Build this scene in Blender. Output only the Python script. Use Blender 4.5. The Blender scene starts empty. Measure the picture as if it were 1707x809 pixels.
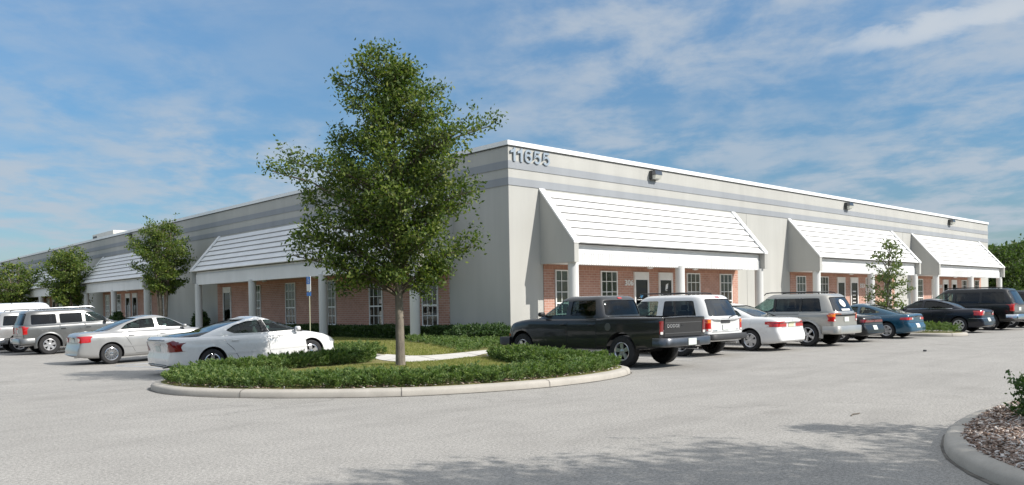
import bpy, bmesh, math, random
import numpy as np
from mathutils import Vector, Matrix, Euler
from mathutils.bvhtree import BVHTree
from mathutils.geometry import delaunay_2d_cdt
random.seed(7); RNG = np.random.default_rng(11)
C = bpy.context.scene.collection
scn = bpy.context.scene

# ---------------------------------------------------------------- camera
cam_d = bpy.data.cameras.new('camera'); cam = bpy.data.objects.new('camera', cam_d); C.objects.link(cam)
fw = Vector((0.67829838, 0.73472379, -0.00960508)); rt = Vector((0.73455535, -0.67835491, -0.01621884)); up = Vector((0.01843202, -0.00394575, 0.99982233))
m = Matrix((rt, up, -fw)).transposed().to_4x4(); m.translation = Vector((-20.289, -22.057, 1.5))
cam.matrix_world = m
cam_d.sensor_width = 36.0; cam_d.lens = 1344.47 / 1707 * 36; cam_d.shift_y = 0.0685
cam_d.clip_start = 0.1; cam_d.clip_end = 6000
scn.camera = cam
scn.render.resolution_x = 1024; scn.render.resolution_y = 485
# ---------------------------------------------------------------- light
SUN = Vector((0.45, -1.0, 0.866)).normalized()
EXPO = 0.33
world = bpy.data.worlds.new('World'); scn.world = world; world.use_nodes = True
def build_world():
    nt = world.node_tree; nt.nodes.clear(); N = nt.nodes.new; L = nt.links.new
    out = N('ShaderNodeOutputWorld'); bg = N('ShaderNodeBackground'); bg.inputs[1].default_value = 0.135
    sky = N('ShaderNodeTexSky'); sky.sky_type = 'NISHITA'; sky.sun_disc = False
    sky.sun_elevation = math.asin(SUN.z); sky.sun_rotation = math.atan2(SUN.x, SUN.y)
    sky.air_density = 1.0; sky.dust_density = 0.6; sky.ozone_density = 2.5; sky.altitude = 10
    tc = N('ShaderNodeTexCoord'); sep = N('ShaderNodeSeparateXYZ'); L(tc.outputs['Generated'], sep.inputs[0])
    def M(op, a, b=None, c=None):
        n = N('ShaderNodeMath'); n.operation = op
        for i, v in enumerate((a, b, c)):
            if v is None: continue
            if isinstance(v, (int, float)): n.inputs[i].default_value = v
            else: L(v, n.inputs[i])
        return n.outputs[0]
    zz = M('ADD', M('MAXIMUM', sep.outputs[2], 0.0), 0.13)
    # rotate so u runs along the view direction and v across it
    X, Y = sep.outputs[0], sep.outputs[1]
    u = M('ADD', M('MULTIPLY', X, 0.735), M('MULTIPLY', Y, -0.678))
    v = M('ADD', M('MULTIPLY', X, 0.678), M('MULTIPLY', Y, 0.735))
    cb = N('ShaderNodeCombineXYZ'); L(M('DIVIDE', u, zz), cb.inputs[0]); L(M('DIVIDE', v, zz), cb.inputs[1])
    def noise(scale, detail, rough, sx, sy, off, dist=0.0, rot=0.0):
        mp = N('ShaderNodeMapping'); mp.inputs['Scale'].default_value = (sx, sy, 1); mp.inputs['Location'].default_value = off
        mp.inputs['Rotation'].default_value = (0, 0, rot)
        L(cb.outputs[0], mp.inputs[0]); n = N('ShaderNodeTexNoise'); n.inputs['Scale'].default_value = scale
        n.inputs['Detail'].default_value = detail; n.inputs['Roughness'].default_value = rough; n.inputs['Distortion'].default_value = dist
        L(mp.outputs[0], n.inputs[0]); return n.outputs[0]
    def ramp(v, a, b):
        r = N('ShaderNodeMapRange'); r.interpolation_type = 'SMOOTHSTEP'; L(v, r.inputs[0]); r.inputs[1].default_value = a; r.inputs[2].default_value = b
        return r.outputs[0]
    big = ramp(noise(0.55, 4, 0.5, 1.0, 0.6, (5.1, 3.4, 0), 0.1, 0.25), 0.31, 0.56)
    fine = ramp(noise(3.4, 9, 0.60, 1.0, 0.85, (7.1, 2.6, 0), 0.15, 0.3), 0.34, 0.66)
    wisp = M('MULTIPLY', ramp(noise(1.0, 6, 0.55, 0.35, 1.6, (2.6, 8.3, 0), 0.2, -0.35), 0.52, 0.76), 0.4)
    # one bright streak of cirrus to the right of the view
    pu, pv = M('DIVIDE', u, zz), M('DIVIDE', v, zz)
    su = M('ADD', M('MULTIPLY', M('SUBTRACT', pu, 1.12), .80), M('MULTIPLY', M('SUBTRACT', pv, 2.03), -.60))
    sv = M('ADD', M('MULTIPLY', M('SUBTRACT', pu, 1.12), .60), M('MULTIPLY', M('SUBTRACT', pv, 2.03), .80))
    wob = M('MULTIPLY', M('SUBTRACT', noise(3.5, 7, .6, 1, 1, (1, 4, 0), .5), .5), .30)
    d2 = M('ADD', M('POWER', M('DIVIDE', M('ADD', su, wob), .33), 2.0), M('POWER', M('DIVIDE', M('ADD', sv, wob), .085), 2.0))
    streak = M('MULTIPLY', ramp(M('SUBTRACT', 1.3, d2), 0.0, 1.3), .75)
    high = M('MULTIPLY', ramp(sep.outputs[2], .40, .7), .60)  # cloud added overhead, out of view, for a brighter and more neutral fill
    cov = M('MINIMUM', M('ADD', M('ADD', M('MULTIPLY', M('MULTIPLY', big, fine), 0.85), wisp), high), 0.85)
    mx = N('ShaderNodeMix'); mx.data_type = 'RGBA'; L(cov, mx.inputs[0])
    gr = N('ShaderNodeValToRGB'); e = gr.color_ramp.elements; e[0].position = 0.0; e[0].color = (.40, .43, .47, 1); e[1].position = .5; e[1].color = (1.25, 1.25, 1.2, 1); k_ = e.new(.2); k_.color = (.46, .62, .68, 1); k2 = e.new(.36); k2.color = (.72, .86, .88, 1)  # sky raised above the visible part to strengthen the fill
    L(sep.outputs[2], gr.inputs[0]); hs = N('ShaderNodeMix'); hs.data_type = 'RGBA'; hs.blend_type = 'MULTIPLY'; hs.inputs[0].default_value = 1.0
    L(sky.outputs[0], hs.inputs[6]); L(gr.outputs[0], hs.inputs[7]); L(hs.outputs[2], mx.inputs[6])
    cr = N('ShaderNodeValToRGB'); q = cr.color_ramp.elements; q[0].position = .0; q[0].color = (.285, .325, .37, 1); q[1].position = .5; q[1].color = (.62, .64, .66, 1); q3 = q.new(.36); q3.color = (.285, .325, .375, 1)  # cloud colour lifted overhead, out of view, for the same fill
    L(sep.outputs[2], cr.inputs[0]); sc = N('ShaderNodeVectorMath'); sc.operation = 'SCALE'; L(cr.outputs[0], sc.inputs[0]); sc.inputs['Scale'].default_value = 10.0; L(sc.outputs[0], mx.inputs[7])
    m3 = N('ShaderNodeMix'); m3.data_type = 'RGBA'; L(streak, m3.inputs[0]); L(mx.outputs[2], m3.inputs[6]); m3.inputs[7].default_value = (3.6, 3.9, 4.25, 1)
    L(m3.outputs[2], bg.inputs[0]); L(bg.outputs[0], out.inputs[0])
build_world()
sd = bpy.data.lights.new('sun', 'SUN'); sd.energy = 4.6; sd.angle = math.radians(0.53); sd.color = (1.0, 0.955, 0.89)
so = bpy.data.objects.new('sun', sd); C.objects.link(so); so.rotation_euler = SUN.to_track_quat('Z', 'Y').to_euler(); so.location = (10, -40, 40)
vs = scn.view_settings; vs.view_transform = 'Standard'; vs.look = 'None'; vs.exposure = EXPO; vs.gamma = 1; vs.use_curve_mapping = False

# ---------------------------------------------------------------- materials
class NT:
    def __init__(s, name):
        s.m = bpy.data.materials.new(name); s.m.use_nodes = True; s.nt = s.m.node_tree
        s.b = s.nt.nodes['Principled BSDF']; s.out = s.nt.nodes['Material Output']
    def N(s, t): return s.nt.nodes.new(t)
    def L(s, a, b): s.nt.links.new(a, b)
    def coord(s, kind='Object', scale=(1, 1, 1), rot=(0, 0, 0)):
        t = s.N('ShaderNodeTexCoord'); mp = s.N('ShaderNodeMapping'); mp.inputs['Scale'].default_value = scale; mp.inputs['Rotation'].default_value = rot
        s.L(t.outputs[kind], mp.inputs[0]); return mp.outputs[0]
    def noise(s, scale, detail=4, rough=.55, vec=None, dist=0):
        n = s.N('ShaderNodeTexNoise'); n.inputs['Scale'].default_value = scale; n.inputs['Detail'].default_value = detail
        n.inputs['Roughness'].default_value = rough; n.inputs['Distortion'].default_value = dist
        s.L(vec if vec is not None else s.coord(), n.inputs[0]); return n.outputs[0]
    def ramp(s, f, stops):
        r = s.N('ShaderNodeValToRGB'); e = r.color_ramp.elements
        while len(e) < len(stops): e.new(.5)
        for i, (p, c) in enumerate(stops): e[i].position = p; e[i].color = (*c, 1) if len(c) == 3 else c
        s.L(f, r.inputs[0]); return r.outputs[0]
    def mix(s, f, a, b, mode='MIX'):
        n = s.N('ShaderNodeMix'); n.data_type = 'RGBA'; n.blend_type = mode
        for i, v in ((0, f), (6, a), (7, b)):
            if isinstance(v, (int, float)): n.inputs[i].default_value = v
            elif isinstance(v, tuple): n.inputs[i].default_value = (*v, 1) if len(v) == 3 else v
            else: s.L(v, n.inputs[i])
        return n.outputs[2]
    def math(s, op, a, b):
        n = s.N('ShaderNodeMath'); n.operation = op
        for i, v in enumerate((a, b)):
            if isinstance(v, (int, float)): n.inputs[i].default_value = v
            else: s.L(v, n.inputs[i])
        return n.outputs[0]
    def bump(s, h, strength=.3, dist=.01):
        n = s.N('ShaderNodeBump'); n.inputs['Strength'].default_value = strength; n.inputs['Distance'].default_value = dist
        s.L(h, n.inputs['Height']); s.L(n.outputs[0], s.b.inputs['Normal'])
    def base(s, c):
        if isinstance(c, tuple): s.b.inputs['Base Color'].default_value = (*c, 1)
        else: s.L(c, s.b.inputs['Base Color'])
    def set(s, **k):
        for a, v in k.items(): s.b.inputs[a.replace('_', ' ')].default_value = v
        return s.m
def mul(c, k): return tuple(min(1, x * k) for x in c)
def simple(name, col, rough=.6, metal=0, var=.12, nscale=6, bump=0, spec=.5):
    t = NT(name); n = t.noise(nscale, 5)
    t.base(t.ramp(n, [(.3, mul(col, 1 - var)), (.7, mul(col, 1 + var))])); t.b.inputs['Roughness'].default_value = rough
    t.b.inputs['Metallic'].default_value = metal; t.b.inputs['Specular IOR Level'].default_value = spec
    if bump: t.bump(t.noise(nscale * 12, 3), bump, .004)
    return t.m
def stucco(name, col):
    t = NT(name); st = t.noise(1.0, 6, .6, t.coord(scale=(1.2, 1.2, .18))); bl = t.noise(.35, 3)
    c = t.mix(.5, t.ramp(st, [(.3, mul(col, .84)), (.7, mul(col, 1.08))]), t.ramp(bl, [(.3, mul(col, .92)), (.7, mul(col, 1.06))]))
    sp = t.coord(scale=(1, 1, 1)); sx = t.N('ShaderNodeSeparateXYZ'); t.L(sp, sx.inputs[0])
    t.base(c); t.bump(t.noise(55, 4, .7), .35, .01); return t.set(Roughness=.9, Specular_IOR_Level=.25)
M = {}
M['stucco'] = stucco('stucco', (.425, .42, .392))
M['band'] = stucco('grey_band_paint', (.285, .30, .318))
M['cap'] = simple('white_metal_cap', (.78, .78, .77), .4, 0, .04, 2)
M['white'] = stucco('white_painted_panel', (.74, .74, .73))
M['white_frame'] = simple('white_frame_paint', (.74, .74, .72), .45, 0, .05, 5)
M['lap'] = simple('lap_shade_grey', (.30, .29, .28), .6)  # grey for the painted shade lines under the canopy laps
M['column'] = stucco('column_paint', (.60, .60, .58))
def brick():
    t = NT('brick'); tc = t.N('ShaderNodeTexCoord'); sp = t.N('ShaderNodeSeparateXYZ'); t.L(tc.outputs['Object'], sp.inputs[0])
    cb = t.N('ShaderNodeCombineXYZ'); t.L(t.math('ADD', sp.outputs[0], sp.outputs[1]), cb.inputs[0]); t.L(sp.outputs[2], cb.inputs[1])
    b = t.N('ShaderNodeTexBrick'); t.L(cb.outputs[0], b.inputs[0]); b.inputs['Scale'].default_value = 1; b.inputs['Brick Width'].default_value = .30
    b.inputs['Row Height'].default_value = .098; b.inputs['Mortar Size'].default_value = .011; b.inputs['Mortar Smooth'].default_value = .2
    b.inputs['Bias'].default_value = 0
    b.inputs['Color1'].default_value = (.45, .235, .17, 1); b.inputs['Color2'].default_value = (.34, .165, .118, 1); b.inputs['Mortar'].default_value = (.50, .43, .38, 1)
    n = t.noise(1.6, 5); c = t.mix(.35, b.outputs[0], t.ramp(n, [(.3, (.33, .17, .13)), (.7, (.56, .35, .28))]))
    # soldier course along the top
    b2 = t.N('ShaderNodeTexBrick'); t.L(cb.outputs[0], b2.inputs[0]); b2.offset = 0; b2.inputs['Scale'].default_value = 1; b2.inputs['Brick Width'].default_value = .09
    b2.inputs['Row Height'].default_value = .5; b2.inputs['Mortar Size'].default_value = .009
    b2.inputs['Color1'].default_value = (.47, .26, .18, 1); b2.inputs['Color2'].default_value = (.38, .19, .13, 1); b2.inputs['Mortar'].default_value = (.28, .17, .12, 1)
    top = t.math('GREATER_THAN', sp.outputs[2], 2.86)
    t.base(t.mix(top, c, b2.outputs[0])); t.bump(b.outputs['Fac'], -.35, .008); return t.set(Roughness=.88, Specular_IOR_Level=.25)
M['brick'] = brick()
def ground_mat():
    t = NT('worn_asphalt'); big = t.noise(.13, 5, .6); mid = t.noise(1.1, 6, .65); fine = t.noise(30, 4, .85); fn2 = t.noise(110, 2, .8)
    c = t.ramp(big, [(.3, (.277, .267, .250)), (.7, (.326, .313, .292))])
    c = t.mix(.5, c, t.ramp(mid, [(.25, (.24, .232, .218)), (.75, (.355, .342, .321))]))
    c = t.mix(.75, c, t.ramp(fine, [(.34, (.42, .42, .42)), (.5, (1, 1, 1)), (.66, (1.5, 1.49, 1.46))]), 'MULTIPLY')
    c = t.mix(.6, c, t.ramp(fn2, [(.34, (.45, .45, .45)), (.66, (1.5, 1.5, 1.5))]), 'MULTIPLY')
    # faint drag marks and cracks
    w = t.noise(.55, 5, .6, t.coord(scale=(.5, 2.2, 1), rot=(0, 0, .25)), .8)
    c = t.mix(.45, c, t.ramp(w, [(.35, (.80, .80, .80)), (.5, (1, 1, 1))]), 'MULTIPLY')
    v = t.N('ShaderNodeTexVoronoi'); v.feature = 'DISTANCE_TO_EDGE'; v.inputs['Scale'].default_value = .30
    dn = t.N('ShaderNodeTexNoise'); dn.inputs['Scale'].default_value = 1.1; dn.inputs['Detail'].default_value = 6
    vc = t.coord(); t.L(vc, dn.inputs[0]); va = t.N('ShaderNodeVectorMath'); va.operation = 'MULTIPLY_ADD'; t.L(dn.outputs['Color'], va.inputs[0]); va.inputs[1].default_value = (1.6, 1.6, 0); t.L(vc, va.inputs[2]); t.L(va.outputs[0], v.inputs[0])
    ck = t.ramp(v.outputs['Distance'], [(0, (.80, .80, .80)), (.005, (1, 1, 1))])
    msk = t.ramp(t.noise(.25, 3), [(.44, (0, 0, 0)), (.54, (1, 1, 1))])
    c = t.mix(msk, c, t.mix(1.0, c, ck, 'MULTIPLY'))
    # oil drips under the rows of parked cars
    ob = t.N('ShaderNodeTexVoronoi'); ob.inputs['Scale'].default_value = .38; ob.inputs['Randomness'].default_value = .9; t.L(t.coord(), ob.inputs[0])
    c = t.mix(.5, c, t.ramp(ob.outputs['Distance'], [(.0, (.62, .61, .60)), (.16, (1, 1, 1))]), 'MULTIPLY')
    t.base(c); t.bump(fine, .35, .008); return t.set(Roughness=.92, Specular_IOR_Level=.2)
M['asphalt'] = ground_mat()
def concrete(name, c):
    t = NT(name); a = t.noise(2.2, 6, .65); f = t.noise(60, 3)
    k = t.mix(.4, t.ramp(a, [(.28, mul(c, .72)), (.7, mul(c, 1.1))]), t.ramp(f, [(.3, mul(c, .85)), (.7, mul(c, 1.1))])); t.base(k); t.bump(f, .2, .005)
    return t.set(Roughness=.9, Specular_IOR_Level=.2)
M['kerb'] = concrete('kerb_concrete', (.40, .375, .335)); M['walk'] = concrete('walk_concrete', (.56, .54, .50))
M['joint'] = simple('dark_joint_gap', (.12, .11, .10), .9)  # even dark colour of the kerb and walk joints
M['grime'] = simple('gutter_grime', (.13, .12, .105), .95, 0, .4, 5)
def lawn_mat():
    t = NT('lawn_soil'); a = t.noise(.9, 5); b = t.noise(14, 4)
    t.base(t.mix(.45, t.ramp(a, [(.3, (.16, .16, .06)), (.55, (.22, .19, .085)), (.75, (.25, .19, .10))]), t.ramp(b, [(.3, (.10, .12, .04)), (.7, (.26, .24, .11))]))); t.bump(b, .6, .03)
    return t.set(Roughness=.95, Specular_IOR_Level=.1)
M['lawn'] = lawn_mat(); M['soil'] = simple('mulch_bed_soil', (.13, .095, .07), .95, 0, .35, 9, .6, .1)
def leaf_mat(name, stops, trans=.35, rough=.55, clump=2.6):
    t = NT(name); g = t.N('ShaderNodeNewGeometry'); c = t.ramp(t.math('ADD', t.math('MULTIPLY', g.outputs['Random Per Island'], .62), t.math('MULTIPLY', t.math('SUBTRACT', t.noise(clump, 3), .2), .62)), stops)
    t.base(c); t.b.inputs['Roughness'].default_value = rough; t.b.inputs['Specular IOR Level'].default_value = .35
    tr = t.N('ShaderNodeBsdfTranslucent'); t.L(t.mix(1.0, c, (1.25, 1.5, .55), 'MULTIPLY'), tr.inputs[0])
    mx = t.N('ShaderNodeMixShader'); mx.inputs[0].default_value = trans; t.L(t.b.outputs[0], mx.inputs[1]); t.L(tr.outputs[0], mx.inputs[2]); t.L(mx.outputs[0], t.out.inputs[0])
    return t.m
M['oak'] = leaf_mat('oak_leaf', [(0, (.018, .036, .009)), (.40, (.058, .098, .018)), (.70, (.14, .18, .034)), (1, (.30, .30, .08))])
M['myrtle'] = leaf_mat('crape_myrtle_leaf', [(0, (.03, .06, .014)), (.45, (.075, .12, .022)), (.82, (.17, .20, .04)), (1, (.26, .14, .05))])
M['light_leaf'] = leaf_mat('young_tree_leaf', [(0, (.06, .10, .03)), (.5, (.12, .16, .06)), (1, (.22, .21, .09))])
M['bg_leaf'] = leaf_mat('background_tree_leaf', [(0, (.035, .065, .018)), (.5, (.065, .105, .028)), (1, (.13, .16, .05))])
M['juniper'] = leaf_mat('juniper_sprig', [(0, (.035, .08, .028)), (.45, (.10, .165, .048)), (.85, (.22, .27, .085)), (1, (.28, .22, .09))], .3, clump=7)
M['hedge'] = leaf_mat('hedge_leaf', [(0, (.025, .055, .018)), (.6, (.05, .09, .03)), (1, (.10, .15, .045))])
M['grass'] = leaf_mat('grass_blade', [(0, (.14, .18, .05)), (.45, (.25, .26, .09)), (.8, (.38, .33, .15)), (1, (.42, .34, .19))], .4, clump=1.4)
M['dryleaf'] = leaf_mat('dry_needles', [(0, (.25, .12, .05)), (1, (.45, .25, .12))], .2)
def chip_mat():
    t = NT('bark_chip'); g = t.N('ShaderNodeNewGeometry')
    t.base(t.ramp(g.outputs['Random Per Island'], [(0, (.10, .065, .045)), (.4, (.24, .16, .12)), (.65, (.40, .31, .26)), (.85, (.54, .49, .45)), (1, (.66, .63, .60))])); return t.set(Roughness=.9)
M['chip'] = chip_mat()
def bark(name, c):
    t = NT(name); n = t.noise(7, 6, .7, t.coord(scale=(3, 3, .7))); p = t.noise(3, 3)
    t.base(t.mix(.4, t.ramp(n, [(.3, mul(c, .5)), (.55, c), (.75, mul(c, 1.5))]), t.ramp(p, [(.4, mul(c, .8)), (.65, mul(c, 1.7))]))); t.bump(n, .6, .02); return t.set(Roughness=.9)
M['bark'] = bark('oak_bark', (.175, .15, .12)); M['bark2'] = bark('myrtle_bark', (.26, .21, .16)); M['twig'] = bark('twig_bark', (.12, .10, .075))
def glass(name, tint, gloss=.06, fres=1.45):
    t = NT(name); tr = t.N('ShaderNodeBsdfTransparent'); tr.inputs[0].default_value = (*tint, 1)
    gl = t.N('ShaderNodeBsdfGlossy'); gl.inputs['Roughness'].default_value = .02; gl.inputs[0].default_value = (.92, .95, .96, 1)
    g_ = t.N('ShaderNodeNewGeometry'); vd = t.N('ShaderNodeVectorMath'); vd.operation = 'DOT_PRODUCT'; t.L(g_.outputs['Incoming'], vd.inputs[0]); t.L(g_.outputs['Normal'], vd.inputs[1])
    a = t.math('POWER', t.math('SUBTRACT', 1.0, t.math('MINIMUM', t.math('ABSOLUTE', vd.outputs['Value'], 0), 1.0)), 5.0); a = t.math('ADD', t.math('MULTIPLY', a, .93), gloss)
    nn = t.N('ShaderNodeBump'); nn.inputs['Strength'].default_value = .04; nn.inputs['Distance'].default_value = .02; t.L(t.noise(1.7, 2), nn.inputs['Height']); t.L(nn.outputs[0], gl.inputs['Normal'])
    mx = t.N('ShaderNodeMixShader'); t.L(a, mx.inputs[0]); t.L(tr.outputs[0], mx.inputs[1]); t.L(gl.outputs[0], mx.inputs[2]); t.L(mx.outputs[0], t.out.inputs[0])
    return t.m
M['glass'] = glass('car_glass', (.38, .50, .47), .04); M['glass_blue'] = glass('rear_glass', (.16, .22, .27), .12); M['privacy'] = glass('privacy_glass', (.055, .06, .065), .04)
M['win'] = glass('building_glass', (.55, .58, .56), .05)
M['blind'] = simple('window_blind', (.50, .51, .47), .8, 0, .08, 3); M['room'] = simple('dark_room', (.02, .022, .022), .9, 0, .3, 1.2)
M['door_glass'] = glass('door_glass', (.03, .035, .035), .05)
def paint(name, c, metal=0., rough=.28, coat=1.0):
    t = NT(name); n = t.noise(2.2, 5, .6); d = t.noise(500, 2)
    t.base(t.mix(.10, c, t.ramp(n, [(.3, mul(c, .7)), (.7, mul(c, 1.25))]))); t.b.inputs['Metallic'].default_value = metal
    t.L(t.ramp(n, [(.3, (rough * .8,) * 3), (.7, (rough * 1.25,) * 3)]), t.b.inputs['Roughness']); t.b.inputs['Specular IOR Level'].default_value = .5 if coat > .9 else .3; t.b.inputs['Coat Weight'].default_value = coat; t.b.inputs['Coat Roughness'].default_value = .06
    return t.m
M['p_white'] = paint('white_paint', (.68, .68, .67)); M['p_silver'] = paint('silver_paint', (.34, .34, .335), .45, .33); M['p_grey'] = paint('grey_paint', (.13, .132, .13), .45, .32)
M['p_black'] = paint('black_paint', (.005, .006, .007), 0, .3, .5); M['p_charc'] = paint('charcoal_paint', (.026, .027, .029), .35, .36, .8); M['p_tan'] = paint('pewter_paint', (.35, .34, .31), .45, .34)
M['p_teal'] = paint('teal_paint', (.008, .070, .125), .35, .28); M['p_navy'] = paint('dark_blue_paint', (.004, .006, .014), .1, .3, .55); M['p_dgrey'] = paint('dark_grey_paint', (.12, .12, .125), .4, .35)
M['rubber'] = simple('tyre_rubber', (.022, .022, .023), .85, 0, .25, 12); M['trim'] = simple('black_trim', (.02, .02, .021), .55, 0, .2); M['seam'] = simple('panel_gap', (.03, .03, .032), .8)
M['seam_l'] = simple('panel_gap_light', (.09, .09, .09), .8)
M['rim'] = simple('alloy_rim', (.58, .58, .59), .3, .75, .08, 9); M['chrome'] = simple('chrome', (.62, .63, .65), .16, 1, .05, 3); M['dchrome'] = simple('worn_steel_bumper', (.15, .155, .165), .28, .85, .12, 4)
M['under'] = simple('underbody', (.012, .012, .013), .95)
M['seat_g'] = simple('seat_fabric_grey', (.16, .16, .16), .9); M['seat_d'] = simple('seat_fabric_dark', (.035, .035, .038), .9); M['seat_t'] = simple('seat_fabric_tan', (.32, .30, .26), .9)
def lamp(name, c, rough=.12):
    t = NT(name); w = t.noise(60, 2, .5, t.coord(scale=(1, 1, 3))); t.base(t.mix(.35, c, t.ramp(w, [(.4, mul(c, .55)), (.6, mul(c, 1.5))]))); t.b.inputs['Coat Weight'].default_value = 1; return t.set(Roughness=rough)
M['red'] = lamp('red_lens', (.42, .012, .012)); M['dred'] = lamp('dark_red_lens', (.16, .008, .01)); M['amber'] = lamp('amber_lens', (.75, .19, .02)); M['clear'] = lamp('clear_lens', (.62, .62, .60)); M['headl'] = lamp('headlight_lens', (.25, .27, .28))
M['plate'] = simple('licence_plate_enamel', (.62, .66, .62), .45, 0, .12, 25); M['plate_y'] = simple('licence_plate_cream', (.60, .60, .42), .45, 0, .12, 25)
M['blue_sign'] = simple('blue_sign_enamel', (.03, .16, .48), .4); M['sign_white'] = simple('white_sign_enamel', (.72, .72, .70), .4, 0, .04); M['galv'] = simple('galvanised_post', (.42, .42, .30), .5, .3)
M['number'] = simple('address_number_paint', (.27, .32, .37), .45, 0, .04); M['lampbody'] = simple('dark_bronze_housing', (.045, .045, .04), .5); M['prism'] = simple('prismatic_lens', (.50, .50, .44), .25, 0, .15, 40)
M['line'] = simple('worn_white_stripe', (.52, .52, .51), .85, 0, .18, 3); M['line_blue'] = simple('worn_blue_stripe', (.34, .40, .47), .85, 0, .2, 4)
M['ac'] = simple('rooftop_unit_metal', (.55, .54, .50), .5)
M['blue_logo'] = simple('blue_decal', (.10, .35, .62), .5)

# ---------------------------------------------------------------- object helpers
def tag(o, label=None, cat=None, group=None, kind=None):
    if label: o['label'] = label
    if cat: o['category'] = cat
    if group: o['group'] = group
    if kind: o['kind'] = kind
    return o
def empty(name, loc=(0, 0, 0), rot=(0, 0, 0), label=None, cat=None, group=None):
    o = bpy.data.objects.new(name, None); C.objects.link(o); o.location = loc; o.rotation_euler = rot; o.empty_display_size = .3
    return tag(o, label, cat, group)
def link(me, name, mats, parent=None, smooth=None):
    for mt in (mats if isinstance(mats, (list, tuple)) else [mats]):
        me.materials.append(M[mt] if isinstance(mt, str) else mt)
    o = bpy.data.objects.new(name, me); C.objects.link(o)
    if parent is not None: o.parent = parent
    if smooth is not None:
        me.polygons.foreach_set('use_smooth', np.ones(len(me.polygons), bool)); me.set_sharp_from_angle(angle=math.radians(smooth))
    return o
class MB:
    def __init__(s, fn=None): s.v = []; s.f = []; s.mi = []; s.fn = fn; s.cm = 0
    def add(s, vs, fs, mi=None):
        n = len(s.v); s.v += [tuple(s.fn(*p)) if s.fn else tuple(p) for p in vs]; s.f += [tuple(i + n for i in f) for f in fs]; s.mi += [s.cm if mi is None else mi] * len(fs)
    def box(s, a, b, mi=None):
        x0, y0, z0 = a; x1, y1, z1 = b
        s.add([(x0, y0, z0), (x1, y0, z0), (x1, y1, z0), (x0, y1, z0), (x0, y0, z1), (x1, y0, z1), (x1, y1, z1), (x0, y1, z1)],
              [(0, 3, 2, 1), (4, 5, 6, 7), (0, 1, 5, 4), (1, 2, 6, 5), (2, 3, 7, 6), (3, 0, 4, 7)], mi)
    def tube(s, pts, rad, n=8, mi=None, cap=True):
        pts = [Vector(p) for p in pts]; rs = rad if isinstance(rad, (list, tuple)) else [rad] * len(pts); vs = []; prev = None
        for i, p in enumerate(pts):
            d = (pts[min(i + 1, len(pts) - 1)] - pts[max(i - 1, 0)])
            d = d.normalized() if d.length > 1e-9 else Vector((0, 0, 1))
            a = prev if prev is not None else (Vector((1, 0, 0)) if abs(d.x) < .8 else Vector((0, 1, 0)))
            a = (a - d * a.dot(d)); a = a.normalized() if a.length > 1e-6 else d.orthogonal().normalized(); b = d.cross(a); prev = a
            for k in range(n):
                t = 2 * math.pi * k / n; vs.append(p + (a * math.cos(t) + b * math.sin(t)) * rs[i])
        fs = [(i * n + k, i * n + (k + 1) % n, (i + 1) * n + (k + 1) % n, (i + 1) * n + k) for i in range(len(pts) - 1) for k in range(n)]
        if cap: fs += [tuple(range(n))[::-1], tuple((len(pts) - 1) * n + k for k in range(n))]
        s.add(vs, fs, mi)
    def lathe(s, prof, ctr, axis='y', n=32, mi=None, close=False):
        vs = []
        for r, h in prof:
            for k in range(n):
                t = 2 * math.pi * k / n; c, q = r * math.cos(t), r * math.sin(t)
                p = (c, h, q) if axis == 'y' else ((c, q, h) if axis == 'z' else (h, c, q)); vs.append((p[0] + ctr[0], p[1] + ctr[1], p[2] + ctr[2]))
        m_ = len(prof); fs = [(i * n + k, i * n + (k + 1) % n, ((i + 1) % m_) * n + (k + 1) % n, ((i + 1) % m_) * n + k) for i in range(m_ if close else m_ - 1) for k in range(n)]
        if not close: fs += [tuple(range(n)), tuple((m_ - 1) * n + k for k in range(n))]
        s.add(vs, fs, mi)
    def prism(s, poly, a0, a1, put, mi=None):
        n = len(poly); vs = [put(p[0], p[1], a0) for p in poly] + [put(p[0], p[1], a1) for p in poly]
        s.add(vs, [tuple(range(n))[::-1], tuple(range(n, 2 * n))] + [(i, (i + 1) % n, n + (i + 1) % n, n + i) for i in range(n)], mi)
    def mesh(s, name='m', fix=True):
        me = bpy.data.meshes.new(name); me.from_pydata(s.v, [], s.f); me.polygons.foreach_set('material_index', s.mi)
        if fix:
            bm = bmesh.new(); bm.from_mesh(me); bmesh.ops.recalc_face_normals(bm, faces=bm.faces); bm.to_mesh(me); bm.free()
        me.update(); return me
    def build(s, name, mats, parent=None, smooth=None, bevel=0):
        me = s.mesh(name); o = link(me, name, mats, parent, smooth)
        if bevel:
            md = o.modifiers.new('bevel', 'BEVEL'); md.width = bevel; md.segments = 2; md.limit_method = 'ANGLE'; md.angle_limit = math.radians(40)
        return o
def arr_mesh(name, V, F, mats, parent=None, mi=None):
    V = np.asarray(V, np.float32).reshape(-1, 3); F = np.asarray(F, np.int32); k = F.shape[1]; me = bpy.data.meshes.new(name)
    me.vertices.add(len(V)); me.vertices.foreach_set('co', V.ravel()); me.loops.add(F.size); me.loops.foreach_set('vertex_index', F.ravel())
    me.polygons.add(len(F)); me.polygons.foreach_set('loop_start', np.arange(0, F.size, k, dtype=np.int32)); me.polygons.foreach_set('loop_total', np.full(len(F), k, np.int32))
    if mi is not None: me.polygons.foreach_set('material_index', mi)
    me.update(calc_edges=True); me.validate(); return link(me, name, mats, parent)
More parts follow.
